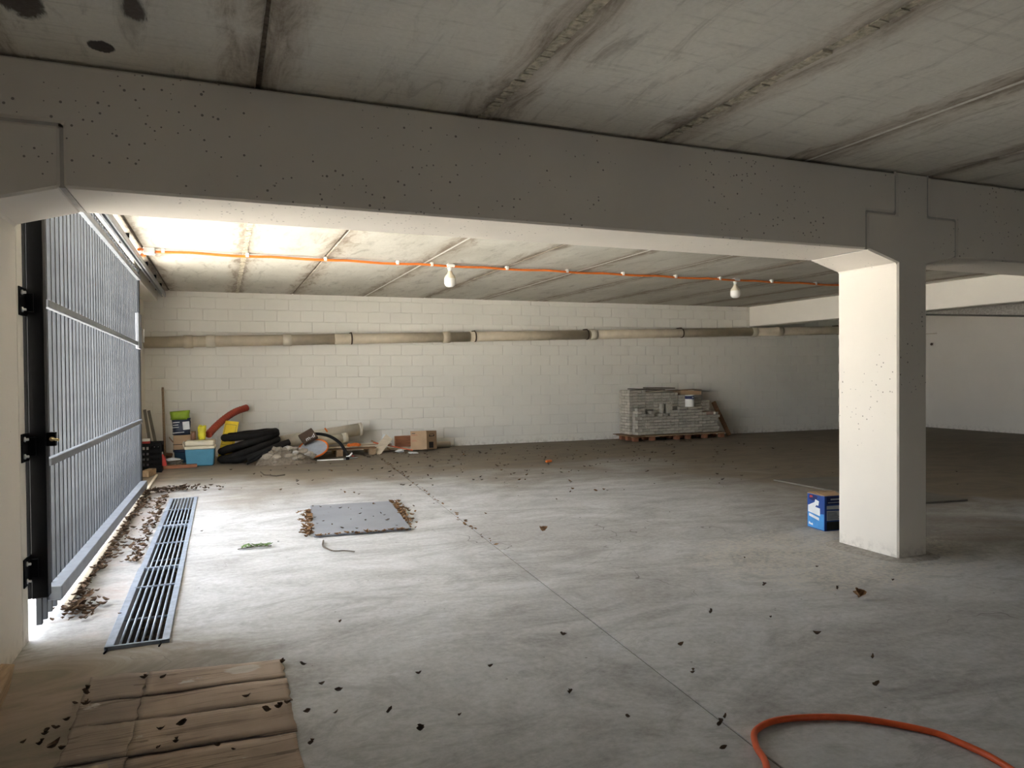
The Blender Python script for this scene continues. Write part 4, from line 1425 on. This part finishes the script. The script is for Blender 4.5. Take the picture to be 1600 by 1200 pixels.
# cooler
t = thing('cooler', 'light blue cool box with a cream lid on the floor', 'cooler', (-0.33, 12.3, 0))
MB().obox((-0.325, 12.30, 0.133), (0.425, 0.33, 0.262), rz(-3), 0.012, 0.90).build('body', M['cooler_blue'], t)
MB().obox((-0.325, 12.30, 0.285), (0.44, 0.345, 0.046), rz(-3), 0.012).build('collar', M['cream_plastic'], t)
MB().obox((-0.325, 12.30, 0.352), (0.43, 0.335, 0.082), rz(-3), 0.02, 1.0).build('lid', M['cream_plastic'], t)
MB().tube(spline([(-0.555, 12.14, 0.30), (-0.565, 12.14, 0.36), (-0.565, 12.48, 0.36), (-0.54, 12.48, 0.30)], 5), 0.009, 8).build('handle', M['cream_plastic'], t)
t = thing('brown_jar', 'brown jar standing on cooler lid beside the small carton', 'jar', (-0.43, 12.37, 0.394))
MB().lathe([(0, 0), (0.037, 0), (0.040, 0.01), (0.040, 0.10), (0.032, 0.115), (0, 0.115)], (-0.43, 12.38, 0.394), 18).build('glass', M['jar'], t)
MB().lathe([(0.034, 0.113), (0.036, 0.115), (0.036, 0.135), (0, 0.136)], (-0.43, 12.38, 0.394), 18).build('cap', M['wood_brown'], t)
t = thing('yellow_sack', 'crumpled yellow plastic sack standing on cooler lid', 'sack', (-0.30, 12.38, 0.394))
bag_mesh(-0.36, -0.245, 0.394, 0.60, 12.36, 0.11, 8, 10, 9).build('sack_body', M['yellow_bag'], t)
mb = MB()
for k in range(9):
    x = -0.355 + 0.105 * rnd.random()
    mb.tube([(x, 12.36, 0.595), (x + rnd.uniform(-.015, .015), 12.36 + rnd.uniform(-.02, .02), 0.63)], [0.007, 0.002], 5)
mb.build('gathered_neck', M['yellow_bag'], t)

# red corrugated pipe
sp = spline([(-0.215, 12.50, 0.455), (-0.10, 12.72, 0.57), (0.06, 12.95, 0.70), (0.22, 13.13, 0.79), (0.40, 13.26, 0.845)], 16)
mb = MB()
mb.tube(sp, lambda u: 0.056 + 0.006 * math.sin(u * 64 * math.pi * 0.75), 16)
tag(mb.build('corrugated_pipe', M['red_pipe'], None), 'short bent red corrugated pipe leaning from cooler to back wall', 'pipe')

# yellow panel
t = thing('yellow_board', 'bright yellow rectangular board standing behind the black hose coil', 'panel', (0.06, 12.9, 0))
prm = rxyz(-14, 5, -34)
MB().obox((0.085, 12.74, 0.325), (0.245, 0.022, 0.66), prm, 0.005).build('board', M['yellow'], t)
fr_ = Vector((0.085, 12.74, 0.325))
for (cx_, cz_, sx, sz) in ((0, 0.27, 0.20, 0.006), (-0.098, 0.10, 0.006, 0.34), (0.098, 0.10, 0.006, 0.34), (0, -0.07, 0.20, 0.006)):
    MB().obox(fr_ + prm @ Vector((cx_, -0.0125, cz_)), (sx, 0.003, sz), prm).build('frame_line', M['tape'], t)

# black hose coil
pts = []
turns = [(0.28, 0.055, 0.20, 0.43, 0.22, 0.05), (0.29, 0.13, 0.26, 0.43, 0.22, 0.20), (0.28, 0.25, 0.22, 0.42, 0.22, 0.33), (0.30, 0.40, 0.07, 0.39, 0.21, 0.42)]
pt_all = []
for ti, (cxx, cz, tilt, ra, rb, _) in enumerate(turns):
    nst = 22
    for k in range(nst):
        a = 2 * math.pi * k / nst + math.pi * 0.9
        f = k / nst
        nx_ = turns[min(ti + 1, len(turns) - 1)]
        c2 = cxx + (nx_[0] - cxx) * f
        z2 = cz + (nx_[1] - cz) * f
        tl = tilt + (nx_[2] - tilt) * f
        r2 = ra + (nx_[3] - ra) * f
        r3 = rb + (nx_[4] - rb) * f
        x = c2 + 0.12 + r2 * math.cos(a)
        y = 12.40 + r3 * math.sin(a)
        z = max(0.066, z2 + tl * 0.5 * math.cos(a) + 0.04)
        pt_all.append((x, y, z))
mb = MB()
mb.tube(spline(pt_all, 2), lambda u: 0.058 + 0.0035 * math.sin(u * 900), 12)
coil = mb.build('hose_coil', M['rubber'], None)
tag(coil, 'heap of thick black flexible hose coiled beside the blue cooler', 'hose')
tag(MB().tube(spline([(0.36, 12.02, 0.07), (0.52, 12.02, 0.15), (0.76, 12.06, 0.25), (1.00, 12.14, 0.315)], 8), 0.052, 14).build('hose_piece', M['rubber'], None),
    'loose black hose end sticking out right of the hose coil', 'hose')
tag(MB().tube(spline([(0.34, 11.90, 0.03), (0.46, 11.90, 0.08), (0.56, 11.93, 0.14), (0.66, 11.95, 0.20)], 8), 0.022, 10).build('thin_hose', M['rubber'], None),
    'thin dark hose between the hose coil and rubble heap', 'hose')

# rubble heap
mb = MB()
hc = []
for j in range(9):
    for i in range(13):
        u, v = i / 12 * 2 - 1, j / 8 * 2 - 1
        hgt = max(0, 1 - u * u * 0.9 - v * v) ** 0.9
        hc.append(mb.bm.verts.new((0.93 + 0.46 * u, 12.02 + 0.33 * v, 0.001 + 0.22 * hgt * (0.85 + 0.3 * rnd.random()) * (1 if 0 < i < 12 and 0 < j < 8 else 0))))
for j in range(8):
    for i in range(12):
        mb.bm.faces.new((hc[j * 13 + i], hc[j * 13 + i + 1], hc[(j + 1) * 13 + i + 1], hc[(j + 1) * 13 + i]))
o = mb.build('rubble_mound', M['rubble_dust'], None)
o['kind'] = 'stuff'
tag(o, 'grey brown dust and grit mound beneath the broken concrete lumps', 'rubble')
rk = random.Random(21)
lumps = []
for k in range(46):
    a = rk.random() * 2 * math.pi
    q = math.sqrt(rk.random())
    u, v = q * math.cos(a) * 0.95, q * math.sin(a) * 0.95
    hgt = max(0, 1 - u * u * 0.9 - v * v) ** 0.9
    r_ = rk.uniform(0.028, 0.075)
    x, y = 0.93 + 0.46 * u, 12.02 + 0.33 * v
    z = 0.20 * hgt + r_ * 0.42
    m = MB().rock((0, 0, 0), r_, (1.25, 1.0, 0.75), 100 + k, 1)
    me = m.mesh('concrete_lump')
    me.materials.append(M['rubble' if k % 6 else 'paint_joint'])
    lumps.append((x, link('concrete_lump', me, None, (x, y, z))))
    tag(lumps[-1][1], 'jagged lump of broken concrete in the rubble heap', 'rubble', 'broken concrete lumps in the rubble heap')

lumps.sort(key=lambda q: q[0])
for i, (x, o) in enumerate(lumps):
    o['label'] = 'jagged broken concrete lump in the rubble heap, %s from the left' % ORD[i]

# PVC pipes lying behind
t = thing('wide_pipe', 'widest beige plastic pipe propped along the wall behind rubble', 'pipe', (1.7, 12.95, 0.2))
MB().pipe((0.86, 12.98, 0.235), (2.34, 13.10, 0.415), 0.112, 0.008, 24).build('pipe_body', M['pvc_light'], t)
MB().pipe((2.29, 13.096, 0.409), (2.345, 13.1004, 0.4157), 0.119, 0.012, 24).build('socket', M['pvc_light'], t)
t = thing('narrow_pipe', 'shorter cream plastic pipe in front of widest beige pipe', 'pipe', (1.8, 12.74, 0.2))
MB().pipe((1.35, 12.70, 0.225), (2.02, 12.74, 0.305), 0.078, 0.006, 20).build('pipe_body', M['cream_plastic'], t)
MB().pipe((1.94, 12.735, 0.295), (2.03, 12.7406, 0.3063), 0.085, 0.008, 20).build('socket', M['cream_plastic'], t)
tag(MB().tube([(1.66, 12.86, 0.47), (1.70, 12.84, 0.405)], 0.014, 10).build('orange_stub', M['orange'], None), 'tiny orange plug resting on top of the widest beige pipe', 'plug')

# low pallet with planks
t = thing('broken_pallet', 'low broken wooden pallet among junk between rubble and carton', 'pallet', (1.95, 12.75, 0))
for (x, y) in ((1.35, 12.50), (1.85, 12.52), (2.42, 12.55), (1.35, 12.95), (1.85, 12.97), (2.42, 13.0)):
    MB().obox((x, y, 0.055), (0.11, 0.10, 0.105), rz(3), 0.003).build('foot_block', M['wood'], t)
for y in (12.50, 12.66, 12.82, 12.98):
    MB().obox((1.90, y + 0.02, 0.121), (1.18, 0.10, 0.022), rz(3), 0.002).build('deck_board', M['wood_brown' if y < 12.6 else 'wood'], t)
for k, (a_, b_, mt, lab) in enumerate([
        ((1.62, 12.58, 0.150), (2.70, 12.66, 0.150), 'wood_pale', 'pale plank in front on the broken pallet'),
        ((1.85, 12.70, 0.150), (2.80, 12.76, 0.150), 'wood', 'brown plank in the middle on the broken pallet'),
        ((1.90, 12.90, 0.150), (2.62, 12.93, 0.150), 'wood_pale', 'short pale plank at the back on broken pallet'),
        ((2.50, 13.06, 0.20), (2.84, 12.98, 0.03), 'wood', 'short plank tipped over the right edge of broken pallet')]):
    tag(MB().bar(a_, b_, 0.09, 0.022, (0, 0, 1), 0.002).build('plank', M[mt], None), lab, 'plank')
t = thing('dark_box', 'dark flat box with white lettering tilted on the rubble', 'box', (1.32, 12.45, 0.3))
dbr = rxyz(48, -28, 6)
dbc = Vector((1.33, 12.44, 0.365))
MB().obox(dbc, (0.25, 0.21, 0.07), dbr, 0.004).build('body', M['wood_dark'], t)
fc_ = bpy.data.curves.new('lettering', 'FONT')
fc_.body = 'm-d'
fc_.size = 0.105
fc_.shear = 0.2
fc_.extrude = 0.0008
fc_.align_x = 'CENTER'
fo = bpy.data.objects.new('lettering_curve', fc_)
C.objects.link(fo)
bpy.context.view_layer.update()
fm = bpy.data.meshes.new_from_object(fo.evaluated_get(bpy.context.evaluated_depsgraph_get()))
bpy.data.objects.remove(fo)
fm.transform(Matrix.Translation(dbc + dbr @ Vector((0.01, -0.085, 0.0365))) @ dbr.to_4x4())
fm.materials.clear()
fm.materials.append(M['print_white'])
link('lettering', fm, t)
t = thing('round_lid', 'pale round lid with an orange rim leaning on rubble', 'lid', (1.52, 12.3, 0.14))
lr = rxyz(30, -12, 0)
MB().lathe([(0, 0.004), (0.225, 0.006), (0.235, 0.0), (0.225, -0.006), (0, -0.004)], (1.40, 12.33, 0.175), 36, lr).build('disc', M['grey_print'], t)
ring = [Vector((1.40, 12.33, 0.178)) + lr @ Vector((0.237 * math.cos(a), 0.237 * math.sin(a), 0.003 * math.sin(5 * a))) for a in [2 * math.pi * i / 48 for i in range(48)]]
MB().tube(ring, 0.016, 8, closed=True).build('rim', M['orange'], t, label='orange rim')
tag(MB().tube(spline([(1.32, 12.66, 0.385), (1.50, 12.55, 0.40), (1.68, 12.42, 0.36), (1.82, 12.28, 0.26), (1.90, 12.18, 0.13), (1.94, 12.08, 0.03)], 8), 0.026, 12).build('arched_hose', M['rubber'], None),
    'black hose arching over the junk down to the floor', 'hose')
cr = []
for k in range(90):
    a = k * 0.55
    cr.append((2.10 + (0.11 + 0.012 * math.sin(k)) * math.cos(a), 12.50 + 0.07 * math.sin(a), 0.172 + 0.0004 * k + 0.008 * math.sin(k * 1.7)))
tag(MB().tube(cr, 0.008, 6).build('cord_coil', M['orange'], None), 'small tangled coil of orange cord on the broken pallet', 'cord')
tag(MB().bar((2.50, 12.84, 0.185), (3.16, 12.60, 0.035), 0.04, 0.014, (0, 0, 1), 0.002).build('red_batten', M['hose'], None), 'long flat orange red batten lying toward the carton', 'slat')
tag(MB().obox((2.62, 12.62, 0.150), (0.40, 0.018, 0.145), rxyz(-28, -44, 22), 0.002).build('white_tile', M['wood_pale'], None), 'broken pale board leaning in front of the plank pile', 'board')
tag(MB().obox((2.72, 12.90, 0.19), (0.13, 0.02, 0.24), rxyz(-18, 22, 8), 0.002).build('white_tile', M['print_white'], None), 'small whitish board behind the leaning broken pale board', 'board')
tag(MB().obox((3.07, 12.98, 0.17), (0.30, 0.05, 0.20), rz(3), 0.003).build('brown_board', M['wood_red'], None), 'dark reddish brown board standing left of the open carton', 'panel')
tag(MB().bar((2.62, 13.02, 0.035), (3.40, 13.05, 0.035), 0.10, 0.05, (0, 0, 1), 0.002).build('floor_plank', M['wood_pale'], None), 'pale plank on the floor along wall behind open carton', 'plank')

# open carton
t = thing('open_carton', 'open brown cardboard carton with black print on the floor', 'box', (3.42, 12.75, 0))
orr = rxyz(-4, -4, -50)
oc = Vector((3.42, 12.80, 0.018))


def OP(x, y, z):
    return oc + orr @ Vector((x, y, z))


W_, D_, H_ = 0.35, 0.32, 0.34
mb = MB()
for (c, s_) in (((-W_ / 2, 0, H_ / 2), (0.006, D_, H_)), ((W_ / 2, 0, H_ / 2), (0.006, D_, H_)), ((0, D_ / 2, H_ / 2), (W_, 0.006, H_)), ((0, -D_ / 2, H_ / 2), (W_, 0.006, H_)), ((0, 0, 0.004), (W_, D_, 0.006))):
    mb.obox(OP(*c), s_, orr)
mb.build('body', M['carton'], t)
MB().obox(OP(0, D_ / 2 - 0.012, H_ - 0.09), (W_ - 0.02, 0.004, 0.17), orr @ rxyz(6, 0, 0)).build('flap', M['carton_in'], t)


def cp(face, poly, mat):
    m = MB()
    if face == 'front':
        m.poly([OP(-W_ / 2 + s * W_, -D_ / 2 - 0.0042, v * H_) for s, v in poly])
    else:
        m.poly([OP(W_ / 2 + 0.0042, -D_ / 2 + s * D_, v * H_) for s, v in poly])
    m.build('print', M[mat], t)


def frame4(s0, s1, v0, v1):
    return [(s0, v0), (s1, v0), (s1, v1), (s0, v1)]


cp('side', frame4(0.22, 0.66, 0.08, 0.40), 'print_black')
cp('side', [(0.25, 0.68), (0.75, 0.70), (0.78, 0.78), (0.70, 0.80), (0.66, 0.73), (0.36, 0.72), (0.30, 0.78), (0.24, 0.77)], 'print_black')
cp('side', [(0.28, 0.80), (0.74, 0.82), (0.74, 0.84), (0.28, 0.82)], 'print_black')
for (s0, s1, v0, v1, mt) in ((0.08, 0.42, 0.80, 0.815, 'print_red'), (0.08, 0.46, 0.765, 0.78, 'print_red'), (0.08, 0.36, 0.50, 0.515, 'print_red'), (0.08, 0.40, 0.46, 0.475, 'print_red'),
                             (0.08, 0.30, 0.86, 0.89, 'print_black')):
    cp('front', frame4(s0, s1, v0, v1), mt)
tag(MB().tube([(3.55, 13.14, 0.062), (4.02, 13.12, 0.062)], 0.055, 16).build('short_pipe', M['pvc'], None), 'short beige pipe on the floor right of the open carton', 'pipe')
tag(MB().rock((2.93, 12.62, 0.035), 0.055, (1.5, 0.8, 0.55), 31, 2).build('plaster_lump', M['print_white'], None), 'whitish plaster lump on the floor by leaning pale board', 'lump')
tag(MB().obox((3.12, 12.40, 0.012), (0.16, 0.09, 0.02), rxyz(4, 3, 10), 0.006).build('paper_scrap', M['print_white'], None), 'white crumpled paper scrap in front of open carton', 'scrap')
tag(MB().bar((1.42, 12.00, 0.012), (1.84, 11.98, 0.012), 0.02, 0.018, (0, 0, 1), 0.002).build('white_stick', M['white_plastic'], None), 'white stick on the floor in front of broken pallet', 'stick')
tag(MB().bar((1.86, 11.98, 0.010), (2.10, 12.16, 0.010), 0.025, 0.014, (0, 0, 1), 0.002).build('grey_stick', M['grey_print'], None), 'short grey stick right of the white stick on floor', 'stick')
t = thing('tap', 'small white and red tap fitting lying before broken pallet', 'tap', (1.93, 11.98, 0))
MB().tube(spline([(1.88, 11.96, 0.05), (1.93, 11.96, 0.06), (1.98, 11.96, 0.11)], 5), 0.014, 10).build('spout', M['white_plastic'], t)
MB().lathe([(0, 0), (0.03, 0), (0.03, 0.03), (0.02, 0.05), (0, 0.05)], (1.90, 11.95, 0.002), 14).build('valve', M['black_plastic'], t)
MB().lathe([(0, 0), (0.022, 0), (0.022, 0.012), (0, 0.012)], (1.99, 11.95, 0.055), 12).build('knob', M['red'], t)

# ================================================================== LITTER ON THE FLOOR


def leaf_bm(m, c, L, yaw_, curl, seed, wid=0.42):
    rr = random.Random(seed)
    e = Euler((rr.uniform(-.35, .35), rr.uniform(-.35, .35), yaw_)).to_matrix()
    W = L * wid
    rows = []
    n_ = 5
    for i in range(n_):
        u = i / (n_ - 1)
        w_ = W * math.sin(math.pi * (0.06 + 0.9 * u)) * (0.8 + 0.4 * rr.random())
        z = curl * L * ((u - 0.5) ** 2 * 2 + 0.1 * rr.random())
        row = []
        for s_ in (-1, 0, 1):
            row.append(m.bm.verts.new(Vector(c) + e @ Vector(((u - 0.5) * L, s_ * w_ * 0.5, z + abs(s_) * w_ * curl * 0.9))))
        rows.append(row)
    for a, b in zip(rows, rows[1:]):
        for s_ in (0, 1):
            m.bm.faces.new((a[s_], a[s_ + 1], b[s_ + 1], b[s_])).smooth = True
    return m


# near leaves: each one its own object
near = [(-0.58, 3.64, .07), (-0.57, 3.58, .06), (-0.60, 3.52, .05), (-0.55, 3.46, .05), (-0.60, 3.36, .06), (-0.63, 3.30, .05), (-0.66, 3.26, .06), (-0.60, 3.14, .08), (-0.57, 3.08, .06),
        (-0.66, 3.18, .05), (-0.72, 3.22, .05), (-0.74, 3.00, .06), (-0.62, 2.86, .06), (-0.56, 2.84, .06), (-0.24, 3.10, .05), (-0.16, 3.11, .06), (0.08, 3.27, .06), (0.15, 3.10, .06), (0.20, 3.11, .055),
        (0.235, 3.14, .05), (-0.24, 2.95, .05), (-0.18, 2.97, .045), (-0.03, 2.88, .05), (0.02, 2.83, .03), (0.25, 3.62, .055), (0.34, 3.56, .05), (0.31, 3.05, .05), (0.29, 2.78, .05),
        (0.40, 3.30, .06), (0.46, 3.20, .05), (0.62, 2.92, .05), (0.42, 3.00, .05), (0.83, 3.24, .045), (0.70, 2.72, .06), (0.88, 2.78, .045), (1.16, 3.18, .07), (1.38, 2.78, .05), (0.60, 4.1, .04),
        (-0.27, 3.66, .06), (-0.35, 3.69, .05), (1.66, 3.42, .05), (2.15, 3.05, .05), (2.60, 3.40, .05), (2.86, 3.20, .05), (2.90, 2.90, .06), (3.62, 3.45, .05), (3.9, 3.9, .05), (2.9, 2.55, .06),
        (1.80, 2.30, .06), (1.86, 2.34, .05), (2.66, 2.32, .06), (2.0, 2.75, .05), (1.70, 2.15, .05), (1.5, 2.5, .04), (3.25, 3.7, .05), (3.6, 4.3, .05), (4.1, 3.45, .05)]
cards, lefts, floors = [], [], []
for k, (x, y, L) in enumerate(near):
    on_card = (-0.58 < x < 0.25 and 2.2 < y < 3.66)
    m = leaf_bm(MB(), (0, 0, 0), L * rnd.uniform(0.48, 0.74), rnd.uniform(-0.6, 0.9), 0.7, k, rnd.uniform(0.4, 0.75))
    if k % 3 == 0:
        leaf_bm(m, (0.006, 0.004, 0.006), L * 0.5, rnd.uniform(0.5, 2.5), 0.9, k + 500, 0.6)
    me = m.mesh('dry_leaf')
    me.materials.append(M['leaf'])
    o = tag(link('dry_leaf', me, None, (x, y, 0.018 if on_card else 0.006), (0, 0, 0)), 'leaf', 'leaf', 'dark dry leaves scattered on the near floor')
    (cards if on_card else lefts if x < -0.54 else floors).append((o, x, y))
cards.sort(key=lambda q: q[1])
lefts.sort(key=lambda q: -q[2])
floors.sort(key=lambda q: (q[1] - 2.2) ** 2 + (q[2] - 2.1) ** 2)
for i, (o, x, y) in enumerate(cards):
    o['label'] = 'small dark dry leaf on the cardboard sheet, %s from its left edge' % ORD[i]
for i, (o, x, y) in enumerate(lefts):
    o['label'] = 'dark dry leaf along the left edge of the cardboard, %s from far end' % ORD[i]
for i, (o, x, y) in enumerate(floors):
    o['label'] = 'dark dry leaf on bare near floor, %s nearest to the orange hose' % ORD[i]

# farther leaves and crumbs: too many and too small to count
rl = random.Random(99)
for nm, mat, spots, lab in (
        ('leaf_litter', 'leaf', 'wide', 'dark leaf crumbs strewn thinly over the rear floor'),
        ('tan_litter', 'leaf_tan', 'tan', 'tan dry leaves packed round the plate edges and along the joint'),
        ('gate_litter', 'leaf_brown', 'gate', 'brown leaf mulch along the gate foot and grates')):
    m = MB()
    if spots == 'wide':
        for k in range(430):
            x, y = rl.uniform(-0.2, 9.5), 5.4 + 7.2 * rl.random() ** 0.6
            if rl.random() < 0.4:
                x, y = rl.uniform(2.0, 7.0), rl.uniform(9.0, 12.6)
            if abs(x - 4.75) < 0.5 and y < 5.2:
                continue
            leaf_bm(m, (x, y, 0.006), rl.uniform(0.012, 0.022 + 0.0035 * y), rl.uniform(0, 6.3), 0.4, k, 0.5)
        for k in range(120):
            x, y = rl.uniform(0.75, 1.6), rl.uniform(6.4, 7.75)
            if k < 22:
                leaf_bm(m, (x, y, 0.027), rl.uniform(0.02, 0.05), rl.uniform(0, 6.3), 0.4, k, 0.5)
        for k in range(170):
            leaf_bm(m, (rl.gauss(-0.62, 0.22), rl.gauss(9.62, 0.10), 0.01 + 0.03 * rl.random()), rl.uniform(0.03, 0.075), rl.uniform(0, 6.3), 0.5, k, 0.5)
    elif spots == 'tan':
        A = [Vector((*p, 0)) for p in PL]
        for k in range(330):
            e_ = rl.choice([(0, 1), (1, 2), (3, 0), (3, 0), (1, 2), (3, 0), (1, 2)])
            a_, b_ = A[e_[0]], A[e_[1]]
            f = rl.random()
            if e_ == (1, 2):
                f = f ** 0.6
            if e_ == (3, 0):
                f = 0.15 + 0.85 * rl.random()
            p_ = a_.lerp(b_, f)
            nrm = (b_ - a_).cross(Vector((0, 0, 1))).normalized()
            p_ += nrm * abs(rl.gauss(0.012, 0.045 if e_ != (0, 1) else 0.006))
            leaf_bm(m, (p_.x, p_.y, 0.008 + 0.016 * rl.random()), rl.uniform(0.025, 0.06), rl.uniform(0, 6.3), 0.5, k, 0.5)
        for k in range(60):
            y = rl.uniform(5, 12)
            leaf_bm(m, (joint_x(y) + rl.gauss(0, 0.02), y, 0.006), rl.uniform(0.015, 0.05), rl.uniform(0, 6.3), 0.4, k, 0.5)
        for k in range(26):
            leaf_bm(m, (rl.uniform(0.5, 6), rl.uniform(6.5, 12), 0.008), rl.uniform(0.03, 0.06), rl.uniform(0, 6.3), 0.5, k, 0.6)
    else:
        for k in range(900):
            y = 4.75 + 4.9 * rl.random()
            c_ = rl.random()
            if c_ < 0.45:
                x = -0.868 + abs(rl.gauss(0, 0.05 + 0.03 * math.sin(y * 3.1)))
                z = 0.005 + 0.03 * rl.random()
            elif c_ < 0.70:
                y = 6.0 + 3.2 * rl.random()
                x = -0.60 - abs(rl.gauss(0, 0.06)) + 0.01
                z = 0.005 + 0.02 * rl.random()
            elif c_ < 0.80:
                x, y = rl.gauss(-0.80, 0.06), rl.gauss(4.92, 0.09)
                z = 0.005 + 0.03 * rl.random()
            else:
                x, y = rl.uniform(DX0, DX1), rl.uniform(DY0, DY1)
                z = -0.40 + 0.05 * rl.random()
            leaf_bm(m, (x, y, z), rl.uniform(0.02, 0.065), rl.uniform(0, 6.3), 0.5, k, 0.5)
    o = m.build(nm, M[mat], None)
    o['kind'] = 'stuff'
    tag(o, lab, 'leaves')

tag(MB().tube(spline([(0.772, 6.16, 0.012), (0.742, 5.96, 0.014), (0.765, 5.85, 0.012), (0.80, 5.745, 0.016), (0.88, 5.735, 0.012), (0.950, 5.68, 0.010)], 5), [0.007 - 0.0001 * i for i in range(26)], 6).build('twig', M['twig'], None),
    'bent dark twig on the bright floor in front of grey plate', 'twig')
tag(MB().tube([(0.50, 10.95, 0.01), (0.53, 10.62, 0.008), (0.68, 10.42, 0.008), (0.80, 10.50, 0.008)], 0.008, 6).build('wire', M['twig'], None),
    'thin bent wire on the floor in front of the hose coil', 'wire')
m = MB()
for k in range(18):
    leaf_bm(m, (0.14 + 0.012 * k, 6.16 + 0.03 * math.sin(k * 2.1), 0.012 + 0.006 * (k % 3)), 0.055, rnd.uniform(0, 6), 0.4, k, 0.4)
t = thing('green_sprig', 'small green leafy sprig on the floor between grate and plate', 'sprig', (0.24, 6.17, 0))
m.build('leaves', M['leaf_green'], t)
MB().tube([(0.10, 6.15, 0.008), (0.24, 6.18, 0.010), (0.36, 6.17, 0.008)], 0.004, 5).build('stem', M['twig'], t)
t = thing('orange_wrapper', 'crumpled orange wrapper on the dusty floor before paver stack', 'wrapper', (4.72, 10.16, 0))
MB().tube(spline([(4.66, 10.14, 0.022), (4.71, 10.17, 0.025), (4.78, 10.19, 0.022)], 4), [0.012, 0.022, 0.019, 0.024, 0.019, 0.022, 0.018, 0.020, 0.010], 8).build('film', M['orange'], t)
tag(leaf_bm(leaf_bm(MB(), (2.585, 5.71, 0.014), 0.085, 0.3, 0.7, 5, 0.7), (2.60, 5.70, 0.02), 0.07, 1.2, 0.8, 9, 0.7).build('tan_leaf', M['leaf_tan'], None), 'lone tan curled leaf right of the floor joint', 'leaf')
tag(leaf_bm(leaf_bm(MB(), (3.592, 3.27, 0.014), 0.075, 0.9, 0.8, 15, 0.8), (3.60, 3.265, 0.02), 0.06, 2.2, 0.8, 19, 0.8).build('tan_leaf', M['leaf_tan'], None), 'lone tan curled leaf in front of the white column', 'leaf')


# ================================================================== OUTSIDE
hm = MB()
rh = random.Random(5)
for i in range(5200):
    x = rh.uniform(-9.5, -1.75)
    y = 14.6 + rh.uniform(0, 1.1)
    z = rh.uniform(0.0, 3.6)
    a = rh.uniform(0.10, 0.22)
    e = Euler((rh.uniform(0, 6), rh.uniform(0, 6), rh.uniform(0, 6))).to_matrix()
    hm.poly([Vector((x, y, z)) + e @ Vector(v) * a for v in ((-1, 0, 0), (0, -0.45, 0), (1, 0, 0), (0, 0.45, 0.1))])
hm.box((-9.6, 14.9, 0), (-1.75, 15.4, 3.4))
hd = hm.build('hedge', M['hedge'], None)
hd['kind'] = 'stuff'
tag(hd, 'dark green hedge outside beyond the far end of the gate', 'hedge')
